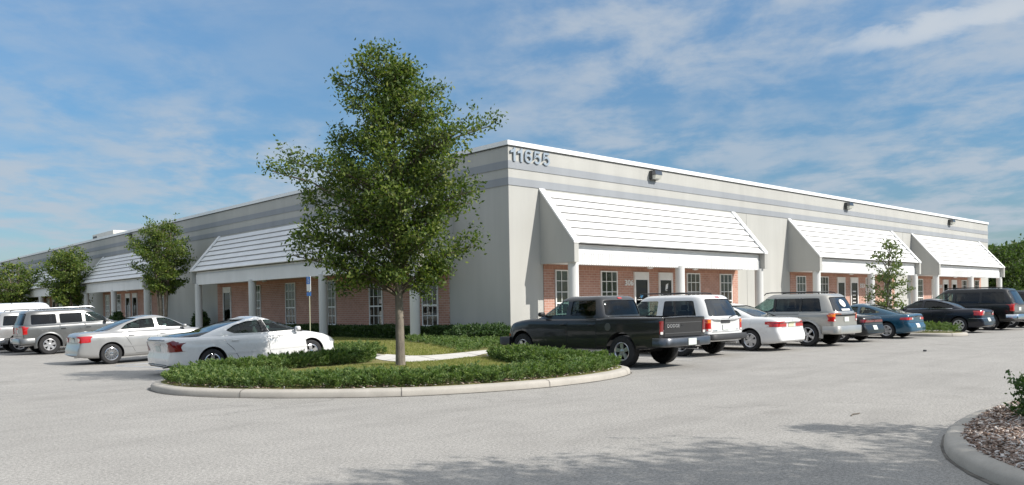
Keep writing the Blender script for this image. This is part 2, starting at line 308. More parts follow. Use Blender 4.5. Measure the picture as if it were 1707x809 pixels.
def leaves(P, size, aspect=.55, upb=.35, dirs=None, jit=.3):
    """rhombic leaf blades at points P (n,3) -> V,F"""
    n = len(P); d = RNG.normal(size=(n, 3)); d[:, 2] += upb
    if dirs is not None: d = dirs + RNG.normal(size=(n, 3)) * jit
    d /= np.linalg.norm(d, axis=1, keepdims=True); a = RNG.normal(size=(n, 3)); s = np.cross(d, a); s /= np.linalg.norm(s, axis=1, keepdims=True)
    nn = np.cross(d, s); L = size * RNG.uniform(.65, 1.35, (n, 1)); w = L * aspect * .5
    V = np.stack([P, P + d * L * .45 + s * w + nn * L * .06, P + d * L, P + d * L * .45 - s * w + nn * L * .06], 1).reshape(-1, 3)
    return V, np.arange(n * 4).reshape(-1, 4)
def smooth01(t): t = max(0., min(1., t)); return t * t * (3 - 2 * t)
def gz(x, y): return -.17 * smooth01((-7.5 - x) / 4.4) * smooth01((y + 6) / 4)

# ---------------------------------------------------------------- ground
def build_ground():
    xs = np.concatenate([[-3000, -800, -200, -80], np.arange(-50, 66, 1.0), [90, 200, 800, 3000]]); ys = np.concatenate([[-3000, -800, -200, -80], np.arange(-50, 115, 1.0), [150, 300, 900, 3000]])
    V = [(x, y, gz(x, y)) for y in ys for x in xs]; nx = len(xs)
    F = [(j * nx + i, j * nx + i + 1, (j + 1) * nx + i + 1, (j + 1) * nx + i) for j in range(len(ys) - 1) for i in range(nx - 1)]
    o = arr_mesh('parking_lot', V, F, 'asphalt'); tag(o, 'sun bleached grey asphalt parking lot in front of the building', None, None, 'structure')
    o.data.polygons.foreach_set('use_smooth', np.ones(len(F), bool))
build_ground()
def chaikin(p, n=2, closed=False):
    for _ in range(n):
        q = []
        for i in range(len(p) - (0 if closed else 1)):
            a, b = Vector(p[i]), Vector(p[(i + 1) % len(p)]); q += [tuple(a * .75 + b * .25), tuple(a * .25 + b * .75)]
        if not closed: q = [tuple(p[0])] + q + [tuple(p[-1])]
        p = q
    return p
def resample(p, step):
    out = [Vector(p[0])]; acc = 0
    for a, b in zip(p[:-1], p[1:]):
        a, b = Vector(a), Vector(b); l = (b - a).length
        while acc + l >= step:
            t = (step - acc) / l; a = a.lerp(b, t); out.append(a.copy()); l = (b - a).length; acc = 0
        acc += l
    out.append(Vector(p[-1])); return [tuple(v) for v in out]
def sheet(name, poly, z, mat, step=None):
    f = delaunay_2d_cdt([Vector(p) for p in poly], [], [list(range(len(poly)))], 1, 1e-4)
    me = bpy.data.meshes.new(name); me.from_pydata([(v.x, v.y, z) for v in f[0]], [], [tuple(t) for t in f[2]])
    bm = bmesh.new(); bm.from_mesh(me); bmesh.ops.recalc_face_normals(bm, faces=bm.faces)
    if bm.faces and sum(fc.normal.z for fc in bm.faces) < 0: bmesh.ops.reverse_faces(bm, faces=bm.faces)
    bm.to_mesh(me); bm.free(); return link(me, name, mat)
KT = .13
island = chaikin([(-7.3, 108), (-7.3, 40), (-7.3, 10), (-7.3, 0), (-7.35, -2.6), (-8.2, -3.3), (-10.5, -3.6), (-13.3, -4.3), (-14.9, -5.6), (-15.15, -7.2), (-14.75, -8.35), (-14.2, -9.25), (-13.4, -10.2), (-12.65, -10.88), (-11.7, -11.38), (-10.25, -11.8), (-8.85, -11.82), (-7.5, -11.55), (-6.45, -10.95), (-6.0, -9.6), (-6.05, -7.2), (-5.9, -5.6), (-5.0, -4.75), (-3, -4.7), (5, -4.7), (12.2, -4.7), (12.85, -5.2), (12.9, -7), (12.9, -9.6), (13.2, -10.7), (14.1, -11.05), (15.0, -10.7), (15.4, -9.6), (15.4, -7), (15.5, -5.2), (16.2, -4.7), (22, -4.7), (40, -4.7), (58, -4.7)], 2)
risl = chaikin([(2, -18.6), (-4, -18.55), (-8.2, -18.6), (-9.2, -18.62), (-10.0, -18.68), (-10.8, -18.80), (-11.5, -18.98), (-12.1, -19.22), (-12.6, -19.50), (-13.3, -20.1), (-13.9, -21.2), (-14.2, -23.5), (-13.9, -27), (-12, -30), (-6, -31), (2, -31)], 2)
def offset(path, d):
    out = []
    for i, p in enumerate(path):
        a = Vector(path[max(i - 1, 0)]); b = Vector(path[min(i + 1, len(path) - 1)]); t = (b - a).normalized(); out.append((p[0] - t.y * d, p[1] + t.x * d))
    return out
def kerb(path, side, label):
    path = resample(path, .35); prof = [(0, -.3), (.0, .0), (.006, .08), (.03, .112), (.07, KT - .006), (.12, KT + .002), (.18, KT + .004), (.18, -.05)]
    V = []; F = []; k = len(prof); lines = [offset(path, o * side) for o, _ in prof]
    for i in range(len(path)):
        for j, (o, z) in enumerate(prof):
            zz = z + (gz(*path[i]) if j < 2 else 0) + (random.uniform(-.003, .003)); V.append((lines[j][i][0], lines[j][i][1], zz))
    F = [(i * k + j, (i + 1) * k + j, (i + 1) * k + j + 1, i * k + j + 1) for i in range(len(path) - 1) for j in range(k - 1)]
    me = bpy.data.meshes.new('kerb'); me.from_pydata(V, [], F); bm = bmesh.new(); bm.from_mesh(me); bmesh.ops.recalc_face_normals(bm, faces=bm.faces); bm.to_mesh(me); bm.free()
    o = link(me, 'kerb', 'kerb', None, 50); tag(o, label, None, None, 'structure')
    # joints every 3 m
    mb = MB()
    for i in range(5, len(path) - 2, 8):
        t = (Vector(path[i + 1]) - Vector(path[i - 1])).normalized(); nrm = Vector((-t.y, t.x)) * side; p = Vector(path[i])
        pr = [(-.004, gz(*path[i]) + .0), (.001, .084), (.027, .117), (.068, KT - .001), (.12, KT + .007), (.178, KT + .009)]
        vs = []
        for sgn in (-1, 1):
            for o_, z in pr: q = p + nrm * o_ + t * sgn * .006; vs.append((q.x, q.y, z))
        n = len(pr); mb.add(vs, [(j, j + 1, n + j + 1, n + j) for j in range(n - 1)])
    mb.build('kerb_joint', 'joint', o)
    # grime and sand caught along the foot of the kerb
    V = []; 
    for i, p in enumerate(path):
        t = (Vector(path[min(i + 1, len(path) - 1)]) - Vector(path[max(i - 1, 0)])).normalized(); nrm = Vector((-t.y, t.x)) * side; w_ = .022 + .03 * abs(math.sin(i * .9) * math.sin(i * .37 + 1)); q = Vector(p) - nrm * w_; q2 = Vector(p) + nrm * .004
        V += [(q.x, q.y, gz(*q) + .006), (q2.x, q2.y, gz(*q2) + .010)]
    me = bpy.data.meshes.new('gutter_grime'); me.from_pydata(V, [], [(2 * i, 2 * i + 2, 2 * i + 3, 2 * i + 1) for i in range(len(path) - 1)]); g_ = link(me, 'gutter_grime', 'grime', o)
kerb(island, 1, 'pale concrete kerb around the tree island and along both parking rows')
kerb(risl, 1, 'pale concrete kerb curving around the mulched bed at the lower right')
isl_in = offset(resample(island, .35), .17)
tag(sheet('lawn_ground', isl_in + [(58, -.02), (-.02, -.02), (-.02, 108)], KT - .004, 'lawn'), 'patchy green and tan lawn ground between kerb and building', None, None, 'structure')
ris_in = offset(resample(risl, .35), .17)
tag(sheet('bed_ground', ris_in, KT - .02, 'soil'), 'dark soil of the mulched bed at the lower right', None, None, 'structure')
# walks
tag(sheet('sidewalk', chaikin([(-8.25, -3.45), (-8.75, -4.6), (-8.75, -5.65), (-8.0, -6.05), (-6.65, -5.62), (-5.6, -4.9)], 2) + [(-4.72, -4.42), (12.9, -4.42), (15.6, -4.42), (58, -4.42), (58, -2.3), (-2, -2.3)] + chaikin([(-3.2, -3.1), (-4.9, -3.62), (-6.35, -4.02), (-7.15, -3.9), (-7.2, -3.0), (-7.15, -2.45)], 2), KT + .006, 'walk'), 'pale concrete walk curving past the oak and along the building front', None, None, 'structure')
tag(sheet('sidewalk', [(1.2, -2.3), (53, -2.3), (53, -.02), (1.2, -.02)], KT + .010, 'walk'), 'concrete porch floor under the right side canopies', None, None, 'structure')
tag(sheet('sidewalk', [(-7.0, 23.6), (0, 23.6), (0, 26.2), (-7.0, 26.2)], KT + .006, 'walk'), 'concrete entry walk to the left side door', None, None, 'structure')
tag(sheet('sidewalk', [(-7.0, 39.5), (0, 39.5), (0, 45), (-7.0, 45)], KT + .006, 'walk'), 'concrete entry walk farther along the left side', None, None, 'structure')
mb = MB()
for (a, b) in (((-7.9, -6.0), (-7.15, -4.05)), ((-6.0, -5.25), (-5.4, -3.85)), ((-3.9, -4.2), (-3.6, -3.3)), ((-8.7, -4.7), (-7.2, -3.7))):
    a, b = Vector(a), Vector(b); n = Vector((-(b - a).y, (b - a).x)).normalized() * .008
    mb.add([(a.x - n.x, a.y - n.y, KT + .010), (b.x - n.x, b.y - n.y, KT + .010), (b.x + n.x, b.y + n.y, KT + .010), (a.x + n.x, a.y + n.y, KT + .010)], [(0, 1, 2, 3)])
tag(mb.build('sidewalk_joint', 'joint'), 'dark joint lines across the curved walk', None, None, 'structure')
# parking stripes
def stripe(x0, y0, x1, y1, w, mat, label):
    mb = MB(); a, b = Vector((x0, y0)), Vector((x1, y1)); n = Vector((-(b - a).y, (b - a).x)).normalized() * w / 2; K = 8
    for i in range(K):
        p, q = a.lerp(b, i / K), a.lerp(b, (i + 1) / K)
        mb.add([(p.x - n.x, p.y - n.y, gz(*p) + .005), (q.x - n.x, q.y - n.y, gz(*q) + .005), (q.x + n.x, q.y + n.y, gz(*q) + .005), (p.x + n.x, p.y + n.y, gz(*p) + .005)], [(0, 1, 2, 3)])
    tag(mb.build('parking_stripe', mat), label, None, None, 'structure')
for x in (-2.9, .5, 3.75, 7.05, 10.0, 16.3, 19.4, 22.9): stripe(x, -4.9, x, -10.0, .09, 'line', 'faded white stripe between parked cars on the right side')
for y in (1.0, 4.6, 8.0, 12.9, 16.2, 19.4, 22.5): stripe(-7.5, y, -12.4, y, .09, 'line', 'faded white stripe between parked cars on the left side')
for y in (1.15, 4.45): stripe(-7.5, y, -12.4, y, .09, 'line_blue', 'faded blue edge stripe of the accessible space')
for i in range(4): stripe(-8.2 - i * 1.1, 1.3, -9.2 - i * 1.1, 4.3, .08, 'line_blue', 'faded blue hatch stripe of the accessible aisle')

# ---------------------------------------------------------------- building
bld = empty('office_building', (0, 0, 0), label='long single storey stucco office building with grey bands, brick bays and white sloped canopies', cat='building')
fR = lambda s, o, z: (s, -o, z)
fL = lambda s, o, z: (-o, s, z)
mb = MB(); mb.box((.0, .0, -.3), (53.2, 108, 7.43)); mb.build('wall', 'stucco', bld)
for z0, z1 in ((6.586, 6.872), (5.964, 6.246)):
    mb = MB(); mb.add([(-.025, -.025, z0), (53.225, -.025, z0), (53.225, -.025, z1), (-.025, -.025, z1), (-.025, 108, z0), (-.025, 108, z1), (.01, .01, z0), (53.2, .01, z0), (53.2, .01, z1), (.01, .01, z1), (.01, 108, z0), (.01, 108, z1)],
      [(0, 1, 2, 3), (0, 3, 5, 4), (3, 2, 8, 9), (3, 9, 11, 5), (0, 6, 7, 1), (0, 4, 10, 6), (1, 7, 8, 2)]); mb.build('grey_band', 'band', bld)
mb = MB(); mb.box((-.06, -.06, 7.444), (53.26, .30, 7.615)); mb.box((-.06, .30, 7.444), (.30, 108, 7.613)); mb.box((52.9, .30, 7.444), (53.26, 108, 7.613)); mb.build('parapet_cap', 'cap', bld)
mb = MB(); mb.box((-.035, -.035, 7.405), (53.235, .0, 7.444)); mb.box((-.035, .0, 7.405), (0, 108, 7.444)); mb.build('cap_drip_edge', 'lampbody', bld)
# vertical panel joints in the stucco
for s_ in (16.4, 36.0): mb = MB(); mb.box(fR(s_, .002, .1), fR(s_ + .02, -.01, 5.95)); mb.build('panel_joint', 'seam_l', bld)

def window(f, s0, w, z0=.67, z1=2.85, blind='half'):
    mb = MB(f); d = .075; t = .05
    o0, o1 = .03, .085
    mb.box((s0, o0, z0), (s0 + t, o1, z1)); mb.box((s0 + w - t, o0, z0), (s0 + w, o1, z1)); mb.box((s0 + t, o0, z0), (s0 + w - t, o1, z0 + t)); mb.box((s0 + t, o0, z1 - t), (s0 + w - t, o1, z1))
    mb.box((s0 - .03, .03, z0 - .07), (s0 + w + .03, .12, z0 - .002))
    zm = z0 + (z1 - z0) * .4; mb.box((s0 + t, o0, zm - .03), (s0 + w - t, o1 - .005, zm + .03))
    for k in (1, 2):
        x = s0 + w * k / 3; mb.box((x - .014, o0, z0 + t), (x + .014, o1 - .015, zm - .03)); mb.box((x - .014, o0, zm + .03), (x + .014, o1 - .015, z1 - t))
    for z in (z0 + (z1 - z0) * .2, z0 + (z1 - z0) * .6, z0 + (z1 - z0) * .8): mb.box((s0 + t, o0, z - .014), (s0 + w - t, o1 - .017, z + .014))
    fr = mb.build('window', 'white_frame', bld)
    mb = MB(f); mb.box((s0 + .02, .052, z0 + .02), (s0 + w - .02, .058, z1 - .02)); mb.build('pane', 'win', fr)
    mb = MB(f); mb.box((s0 + .02, .024, z0 + .02), (s0 + w - .02, .028, z1 - .02)); mb.build('dark_interior', 'room', fr)
    if blind:
        zb = z0 + .04 if blind == 'full' else z0 + (z1 - z0) * random.choice([.35, .5, .62]); mb = MB(f); n = int(w / .09)
        for i in range(n):
            a = s0 + .03 + (w - .06) * i / n; mb.box((a, .030, zb), (a + (w - .06) / n * .86, .036, z1 - .04))
        mb.build('blind', 'blind', fr)
def door(f, s0, w, logo=0):
    mb = MB(f); z1 = 2.84; t = .075
    mb.box((s0, .03, .14), (s0 + t, .10, z1)); mb.box((s0 + w - t, .03, .14), (s0 + w, .10, z1)); mb.box((s0 + t, .03, 2.50), (s0 + w - t, .095, z1)); mb.box((s0 + t, .03, .14), (s0 + w - t, .08, .30))
    dr = mb.build('door', 'white_frame', bld)
    mb = MB(f); mb.box((s0 + t, .045, .30), (s0 + w - t, .055, 2.50)); mb.build('glass_pane', 'door_glass', dr)
    mb = MB(f); mb.box((s0 + t, .024, .30), (s0 + w - t, .028, 2.50)); mb.build('dark_interior', 'room', dr)
    mb = MB(f); mb.tube([(s0 + w - .16, .11, 1.0), (s0 + w - .16, .13, 1.02), (s0 + w - .16, .13, 1.38), (s0 + w - .16, .11, 1.4)], .012); mb.build('handle', 'chrome', dr)
    if logo == 1:
        mb = MB(f); c = s0 + w / 2; mb.prism([(c - .12, 1.80), (c, 1.70), (c + .12, 1.80), (c + .07, 1.88), (c - .07, 1.88)], .056, .060, lambda a, b, h: (a, h, b)); mb.build('blue_decal', 'blue_logo', dr)
        mb = MB(f)
        for i in range(14): mb.box((c - .28 + i * .04, .056, 1.62), (c - .28 + i * .04 + random.choice([.02, .03]), .060, 1.66))
        o_ = mb.build('lettering_decal', 'sign_white', dr); o_['kind'] = 'stuff'
    if logo >= 2:
        mb = MB(f); c = s0 + w / 2
        if logo == 2: mb.prism([(c - .02, 2.06), (c + .03, 2.30), (c + .20, 2.36), (c + .16, 2.12)], .056, .060, lambda a, b, h: (a, h, b))
        rows = ((2.02, .2), (1.84, .62), (1.74, .4), (1.64, .5)) if logo == 2 else ((1.95, .4), (1.72, .4), (1.5, .38), (1.28, .4))
        hh = .035 if logo == 2 else .07
        for zz, wd in rows:
            a = c - wd / 2 + (.1 if zz == 2.02 else 0)
            while a < c + wd / 2: ww = random.uniform(.02, .05); mb.box((a, .056, zz), (a + ww, .060, zz + hh)); a += ww + .014
        o_ = mb.build('lettering_decal', 'sign_white', dr); o_['kind'] = 'stuff'
def text_mesh(txt, size, depth, bold=0.0):
    cu = bpy.data.curves.new('txt', 'FONT'); cu.body = txt; cu.size = size; cu.extrude = depth; cu.offset = bold; cu.space_character = 1.06; cu.resolution_u = 4
    ob = bpy.data.objects.new('txt', cu); C.objects.link(ob); dg = bpy.context.evaluated_depsgraph_get(); me = bpy.data.meshes.new_from_object(ob.evaluated_get(dg)); bpy.data.objects.remove(ob); bpy.data.curves.remove(cu); me.materials.clear(); return me
def put_text(name, txt, M3, x0, x1, z0, z1, depth, bold, mat, parent):
    """fits text into the (x0..x1, z0..z1) box of the frame given by M3 columns: right, up, normal, origin"""
    me = text_mesh(txt, 1.0, .5, bold); co = np.zeros(len(me.vertices) * 3); me.vertices.foreach_get('co', co); co = co.reshape(-1, 3)
    mn, mx = co.min(0), co.max(0); u = x0 + (co[:, 0] - mn[0]) / (mx[0] - mn[0]) * (x1 - x0); v = z0 + (co[:, 1] - mn[1]) / (mx[1] - mn[1]) * (z1 - z0); w = (co[:, 2] + .5) * depth
    r, up_, n_, o_ = [np.array(a) for a in M3]; P = o_ + u[:, None] * r + v[:, None] * up_ + w[:, None] * n_; me.vertices.foreach_set('co', P.ravel()); me.update()
    return link(me, name, mat, parent)
for a in (.08, .44):
    mb = MB(); mb.prism([(a + .14, 6.86), (a + .24, 6.86), (a + .24, 7.36), (a + .17, 7.36), (a + .14, 7.30), (a + .0, 7.25), (a + .0, 7.16), (a + .14, 7.19)], -.075, -.028, lambda x, z, h: (x, h, z)); mb.build('address_number', 'number', bld)
def ribbon_digit(name, path, x0, z0, w, h, wd, y0, y1, mat, parent):
    pts = [Vector((x0 + px * w, z0 + pz * h)) for px, pz in path]; L_, R_ = [], []
    for i, p in enumerate(pts):
        a, b = pts[max(0, i - 1)], pts[min(len(pts) - 1, i + 1)]; t1 = (p - a).normalized() if i else (b - p).normalized(); t2 = (b - p).normalized() if i < len(pts) - 1 else t1; n1 = Vector((-t1.y, t1.x)); n2 = Vector((-t2.y, t2.x)); nn = n1 + n2; nn = nn / max(.35, nn.dot(n1)) if nn.length > 1e-5 else n1; L_.append(p + nn * wd / 2); R_.append(p - nn * wd / 2)
    n = len(pts); V = [(q.x, y0, q.y) for q in L_ + R_] + [(q.x, y1, q.y) for q in L_ + R_]; F = []
    for i in range(n - 1): F += [(i, i + 1, n + i + 1, n + i), (2 * n + i, 3 * n + i, 3 * n + i + 1, 2 * n + i + 1), (i, 2 * n + i, 2 * n + i + 1, i + 1), (n + i, n + i + 1, 3 * n + i + 1, 3 * n + i)]
    F += [(0, n, 3 * n, 2 * n), (n - 1, 3 * n - 1, 4 * n - 1, 2 * n - 1)]; mb = MB(); mb.add(V, F); return mb.build(name, mat, parent)
def arc(cx, cz, rx, rz, a0, a1, n=14): return [(cx + rx * math.cos(math.radians(a0 + (a1 - a0) * k / n)), cz + rz * math.sin(math.radians(a0 + (a1 - a0) * k / n))) for k in range(n + 1)]
D5 = [(.93, .91), (.20, .91), (.12, .50)] + arc(.50, .35, .42, .27, 135, -150, 18)
D6 = arc(.52, .66, .42, .27, 25, 170, 10) + [(.09, .45)] + arc(.50, .33, .41, .25, 180, 494, 20)
for pth, a, b in ((D6, .82, 1.17), (D5, 1.29, 1.64), (D5, 1.77, 2.13)): ribbon_digit('address_number', pth, a, 6.86, b - a, .50, .078, -.075, -.028, 'number', bld)
def canopy(f, s0, s1, cols, ribs, right_neighbour=True):
    cn = bpy.data.objects.new('canopy', None); C.objects.link(cn); cn.parent = bld
    d = 1.79; zt, zo, zb = 5.93, 3.81, 3.05; th = .24
    for a in (s0, s1 - th):
        mb = MB(f); mb.prism([(0, zb), (d, zb), (d, zo - .03), (0, zt - .03)], a, a + th, lambda o, z, s: (s, o, z)); sp = mb.build('side_panel', 'stucco', cn)
        e = .035; mb = MB(f); sl = (zt - zo) / d
        mb.prism([(d + .02, zo - .05), (d + .02, zo + .04), (0, zt + .06), (0, zt - .03), (d, zo - .03)], a - e, a + th + e, lambda o, z, s: (s, o, z)); mb.build('edge_flashing', 'white', sp)
    # sloped lap panels
    mb = MB(f); A, B = s0 + th + .03, s1 - th - .03; n = 7; P0 = Vector((0.0, zt - .02)); P1 = Vector((d - .02, zo - .02)); nv = Vector((zt - zo, d)).normalized()
    for i in range(n):
        t0 = 0 if i == 0 else (.135 + (i - 1) / (n - 1) * .865) ; t1 = .135 + i / (n - 1) * .865 if i < n - 1 else 1.0
        a_, b_ = P0.lerp(P1, t0), P0.lerp(P1, t1); a2 = a_ + nv * (-.045 if i else -.02); b2 = b_ + nv * .012
        q = [tuple(a2), tuple(b2), tuple(b2 - nv * .06), tuple(a2 - nv * .06)]
        mb.prism(q, A, B, lambda o, z, s: (s, o, z))
    cr_ = mb.build('canopy_roof', 'white', cn); 
    for i in range(n - 1):  # thin strips draw the shade below each lap lip in grey
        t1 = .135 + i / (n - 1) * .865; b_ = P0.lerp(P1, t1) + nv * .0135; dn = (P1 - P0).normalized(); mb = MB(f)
        mb.prism([tuple(b_ - dn * .004), tuple(b_ + dn * .012), tuple(b_ + dn * .012 - nv * .05), tuple(b_ - dn * .004 - nv * .05)], A, B, lambda o, z, s: (s, o, z)); mb.build('lap_shade_strip', 'lap', cr_)
    # soffit and fascia
    mb = MB(f); mb.box((A, 0.01, 3.06), (B, 1.50, 3.12)); mb.build('soffit', 'white', cn)
    mb = MB(f); mb.box((A, 1.44, 3.0), (B, 1.50, 3.74)); fb = mb.build('fascia', 'white', cn)
    mb = MB(f); x = A
    if ribs:
        vs = []; n = int((B - A) / .13); st = (B - A) / n; prof = []
        for i in range(n): b0 = A + i * st; prof += [(b0, 1.515), (b0 + st * .38, 1.515), (b0 + st * .5, 1.537), (b0 + st * .88, 1.537)]
        prof.append((B, 1.515)); k = len(prof)
        mb.add([(p[0], p[1], 2.985) for p in prof] + [(p[0], p[1], 3.44) for p in prof] + [(prof[0][0], 1.5, 3.44), (prof[-1][0], 1.5, 3.44), (prof[0][0], 1.5, 2.985), (prof[-1][0], 1.5, 2.985)],
               [(i, i + 1, k + i + 1, k + i) for i in range(k - 1)] + [tuple(range(k, 2 * k)) + (2 * k + 1, 2 * k), tuple(range(k))[::-1] + (2 * k + 2, 2 * k + 3)])
        mb.build('ribbed_fascia', 'white', cn)
    else:
        mb.box((A, 1.505, 2.985), (B, 1.55, 3.60)); mb.build('fascia_board', 'white', cn)
    for c in cols:
        mb = MB(f); prof = [(.20, .10), (.20, 3.055)]; vs = []; n = 28
        for z in (.10, .13, 3.055):
            for k in range(n): t = 2 * math.pi * k / n; vs.append((c + .20 * math.cos(t), 1.46 + .20 * math.sin(t), z))
        mb.add(vs, [(i * n + k, i * n + (k + 1) % n, (i + 1) * n + (k + 1) % n, (i + 1) * n + k) for i in range(2) for k in range(n)] + [tuple(range(n)), tuple(range(2 * n, 3 * n))])
        mb.build('column', 'column', cn, 40)
    for c in (s0 + (s1 - s0) * .42, s0 + (s1 - s0) * .66):
        mb = MB(f); n = 20; vs = []
        for r, z in ((.16, 3.06), (.16, 3.03), (.13, 2.96), (.06, 2.93)):
            for k in range(n): t = 2 * math.pi * k / n; vs.append((c + r * math.cos(t), .85 + r * math.sin(t), z))
        mb.add(vs, [(i * n + k, i * n + (k + 1) % n, (i + 1) * n + (k + 1) % n, (i + 1) * n + k) for i in range(3) for k in range(n)] + [tuple(range(3 * n, 4 * n))]); mb.build('porch_lamp', 'clear', cn, 40)
    return cn
def brick_bay(f, s0, s1):
    mb = MB(f); mb.box((s0, -.01, -.1), (s1, .03, 3.052)); mb.build('brick_wall', 'brick', bld)
# right facade: three bays
for i, s0 in enumerate((1.60, 20.62, 37.45)):
    canopy(fR, s0, s0 + 13.68, [s0 + .28, s0 + 7.0, s0 + 13.45], True); brick_bay(fR, s0 + .15, s0 + 13.9)
    for k, o in enumerate((.75, 3.45, 9.5, 12.25)): window(fR, s0 + o, 1.05, blind='full' if (i == 0 and k < 2) or (i == 1 and k < 2) else (None if k == 2 else 'half'))
    door(fR, s0 + 5.62, 1.0, (1, 0, 0)[i]); door(fR, s0 + 7.36, 1.0, (2, 3, 0)[i])
put_text('suite_number', '306', ((1, 0, 0), (0, 0, 1), (0, -1, 0), (0, -.03, 0)), 6.62, 7.18, 2.25, 2.50, .03, .02, 'sign_white', bld)
put_text('suite_number', '323', ((1, 0, 0), (0, 0, 1), (0, -1, 0), (0, -.03, 0)), 29.3, 29.95, 2.22, 2.47, .03, .02, 'sign_white', bld)
put_text('suite_number', '330', ((1, 0, 0), (0, 0, 1), (0, -1, 0), (0, -.03, 0)), 42.35, 42.9, 2.22, 2.47, .03, .02, 'sign_white', bld)
# left facade bays
canopy(fL, 3.3, 26.15, [4.0, 11.15, 18.5, 25.75], False); brick_bay(fL, 3.62, 26.42)
for s_ in (4.33, 8.38, 12.42, 16.48, 20.5): window(fL, s_, 1.08, blind=random.choice(['half', None]))
door(fL, 24.4, 1.1)
for s0 in (34.3, 55.85, 77.4):
    canopy(fL, s0, s0 + 14.85, [s0 + .3, s0 + 7.35, s0 + 14.35], False); brick_bay(fL, s0 + .7, s0 + 15.05)
    for o in (1.15, 3.6, 10.4, 13.2): window(fL, s0 + o, 1.08, blind='half')
    door(fL, s0 + 6.6, 1.05); door(fL, s0 + 8.2, 1.05)
def wall_lamp(f, s, z=6.93):
    mb = MB(f); mb.box((s, .0, z), (s + .5, .16, z + .40)); lb = mb.build('wall_lamp', 'lampbody', bld, None, .03)
    mb = MB(f); mb.prism([(.165, z + .02), (.30, z + .05), (.36, z + .19), (.165, z + .19)], s + .03, s + .47, lambda o, zz, ss: (ss, o, zz)); mb.build('prism_lens', 'prism', lb)
    mb = MB(f); mb.prism([(.165, z + .20), (.36, z + .20), (.33, z + .38), (.165, z + .39)], s + .01, s + .49, lambda o, zz, ss: (ss, o, zz)); mb.build('lamp_hood', 'dchrome', lb)
for s_ in (8.45, 27.4, 44.35): wall_lamp(fR, s_)
for s_ in (41.9, 63.6, 86.6): wall_lamp(fL, s_)
ac = empty('rooftop_unit', (6, 64, 7.4), label='beige air conditioning unit on the flat roof behind the left parapet', cat='air conditioner')
mb = MB(); mb.box((-1.2, -1.3, 0), (2.2, 5.5, 2.1)); b_ = mb.build('housing', 'ac', ac, None, .04)
mb = MB(); mb.box((-1.215, 4.0, .9), (-1.202, 5.3, 1.9)); mb.build('dark_grille', 'lampbody', ac)

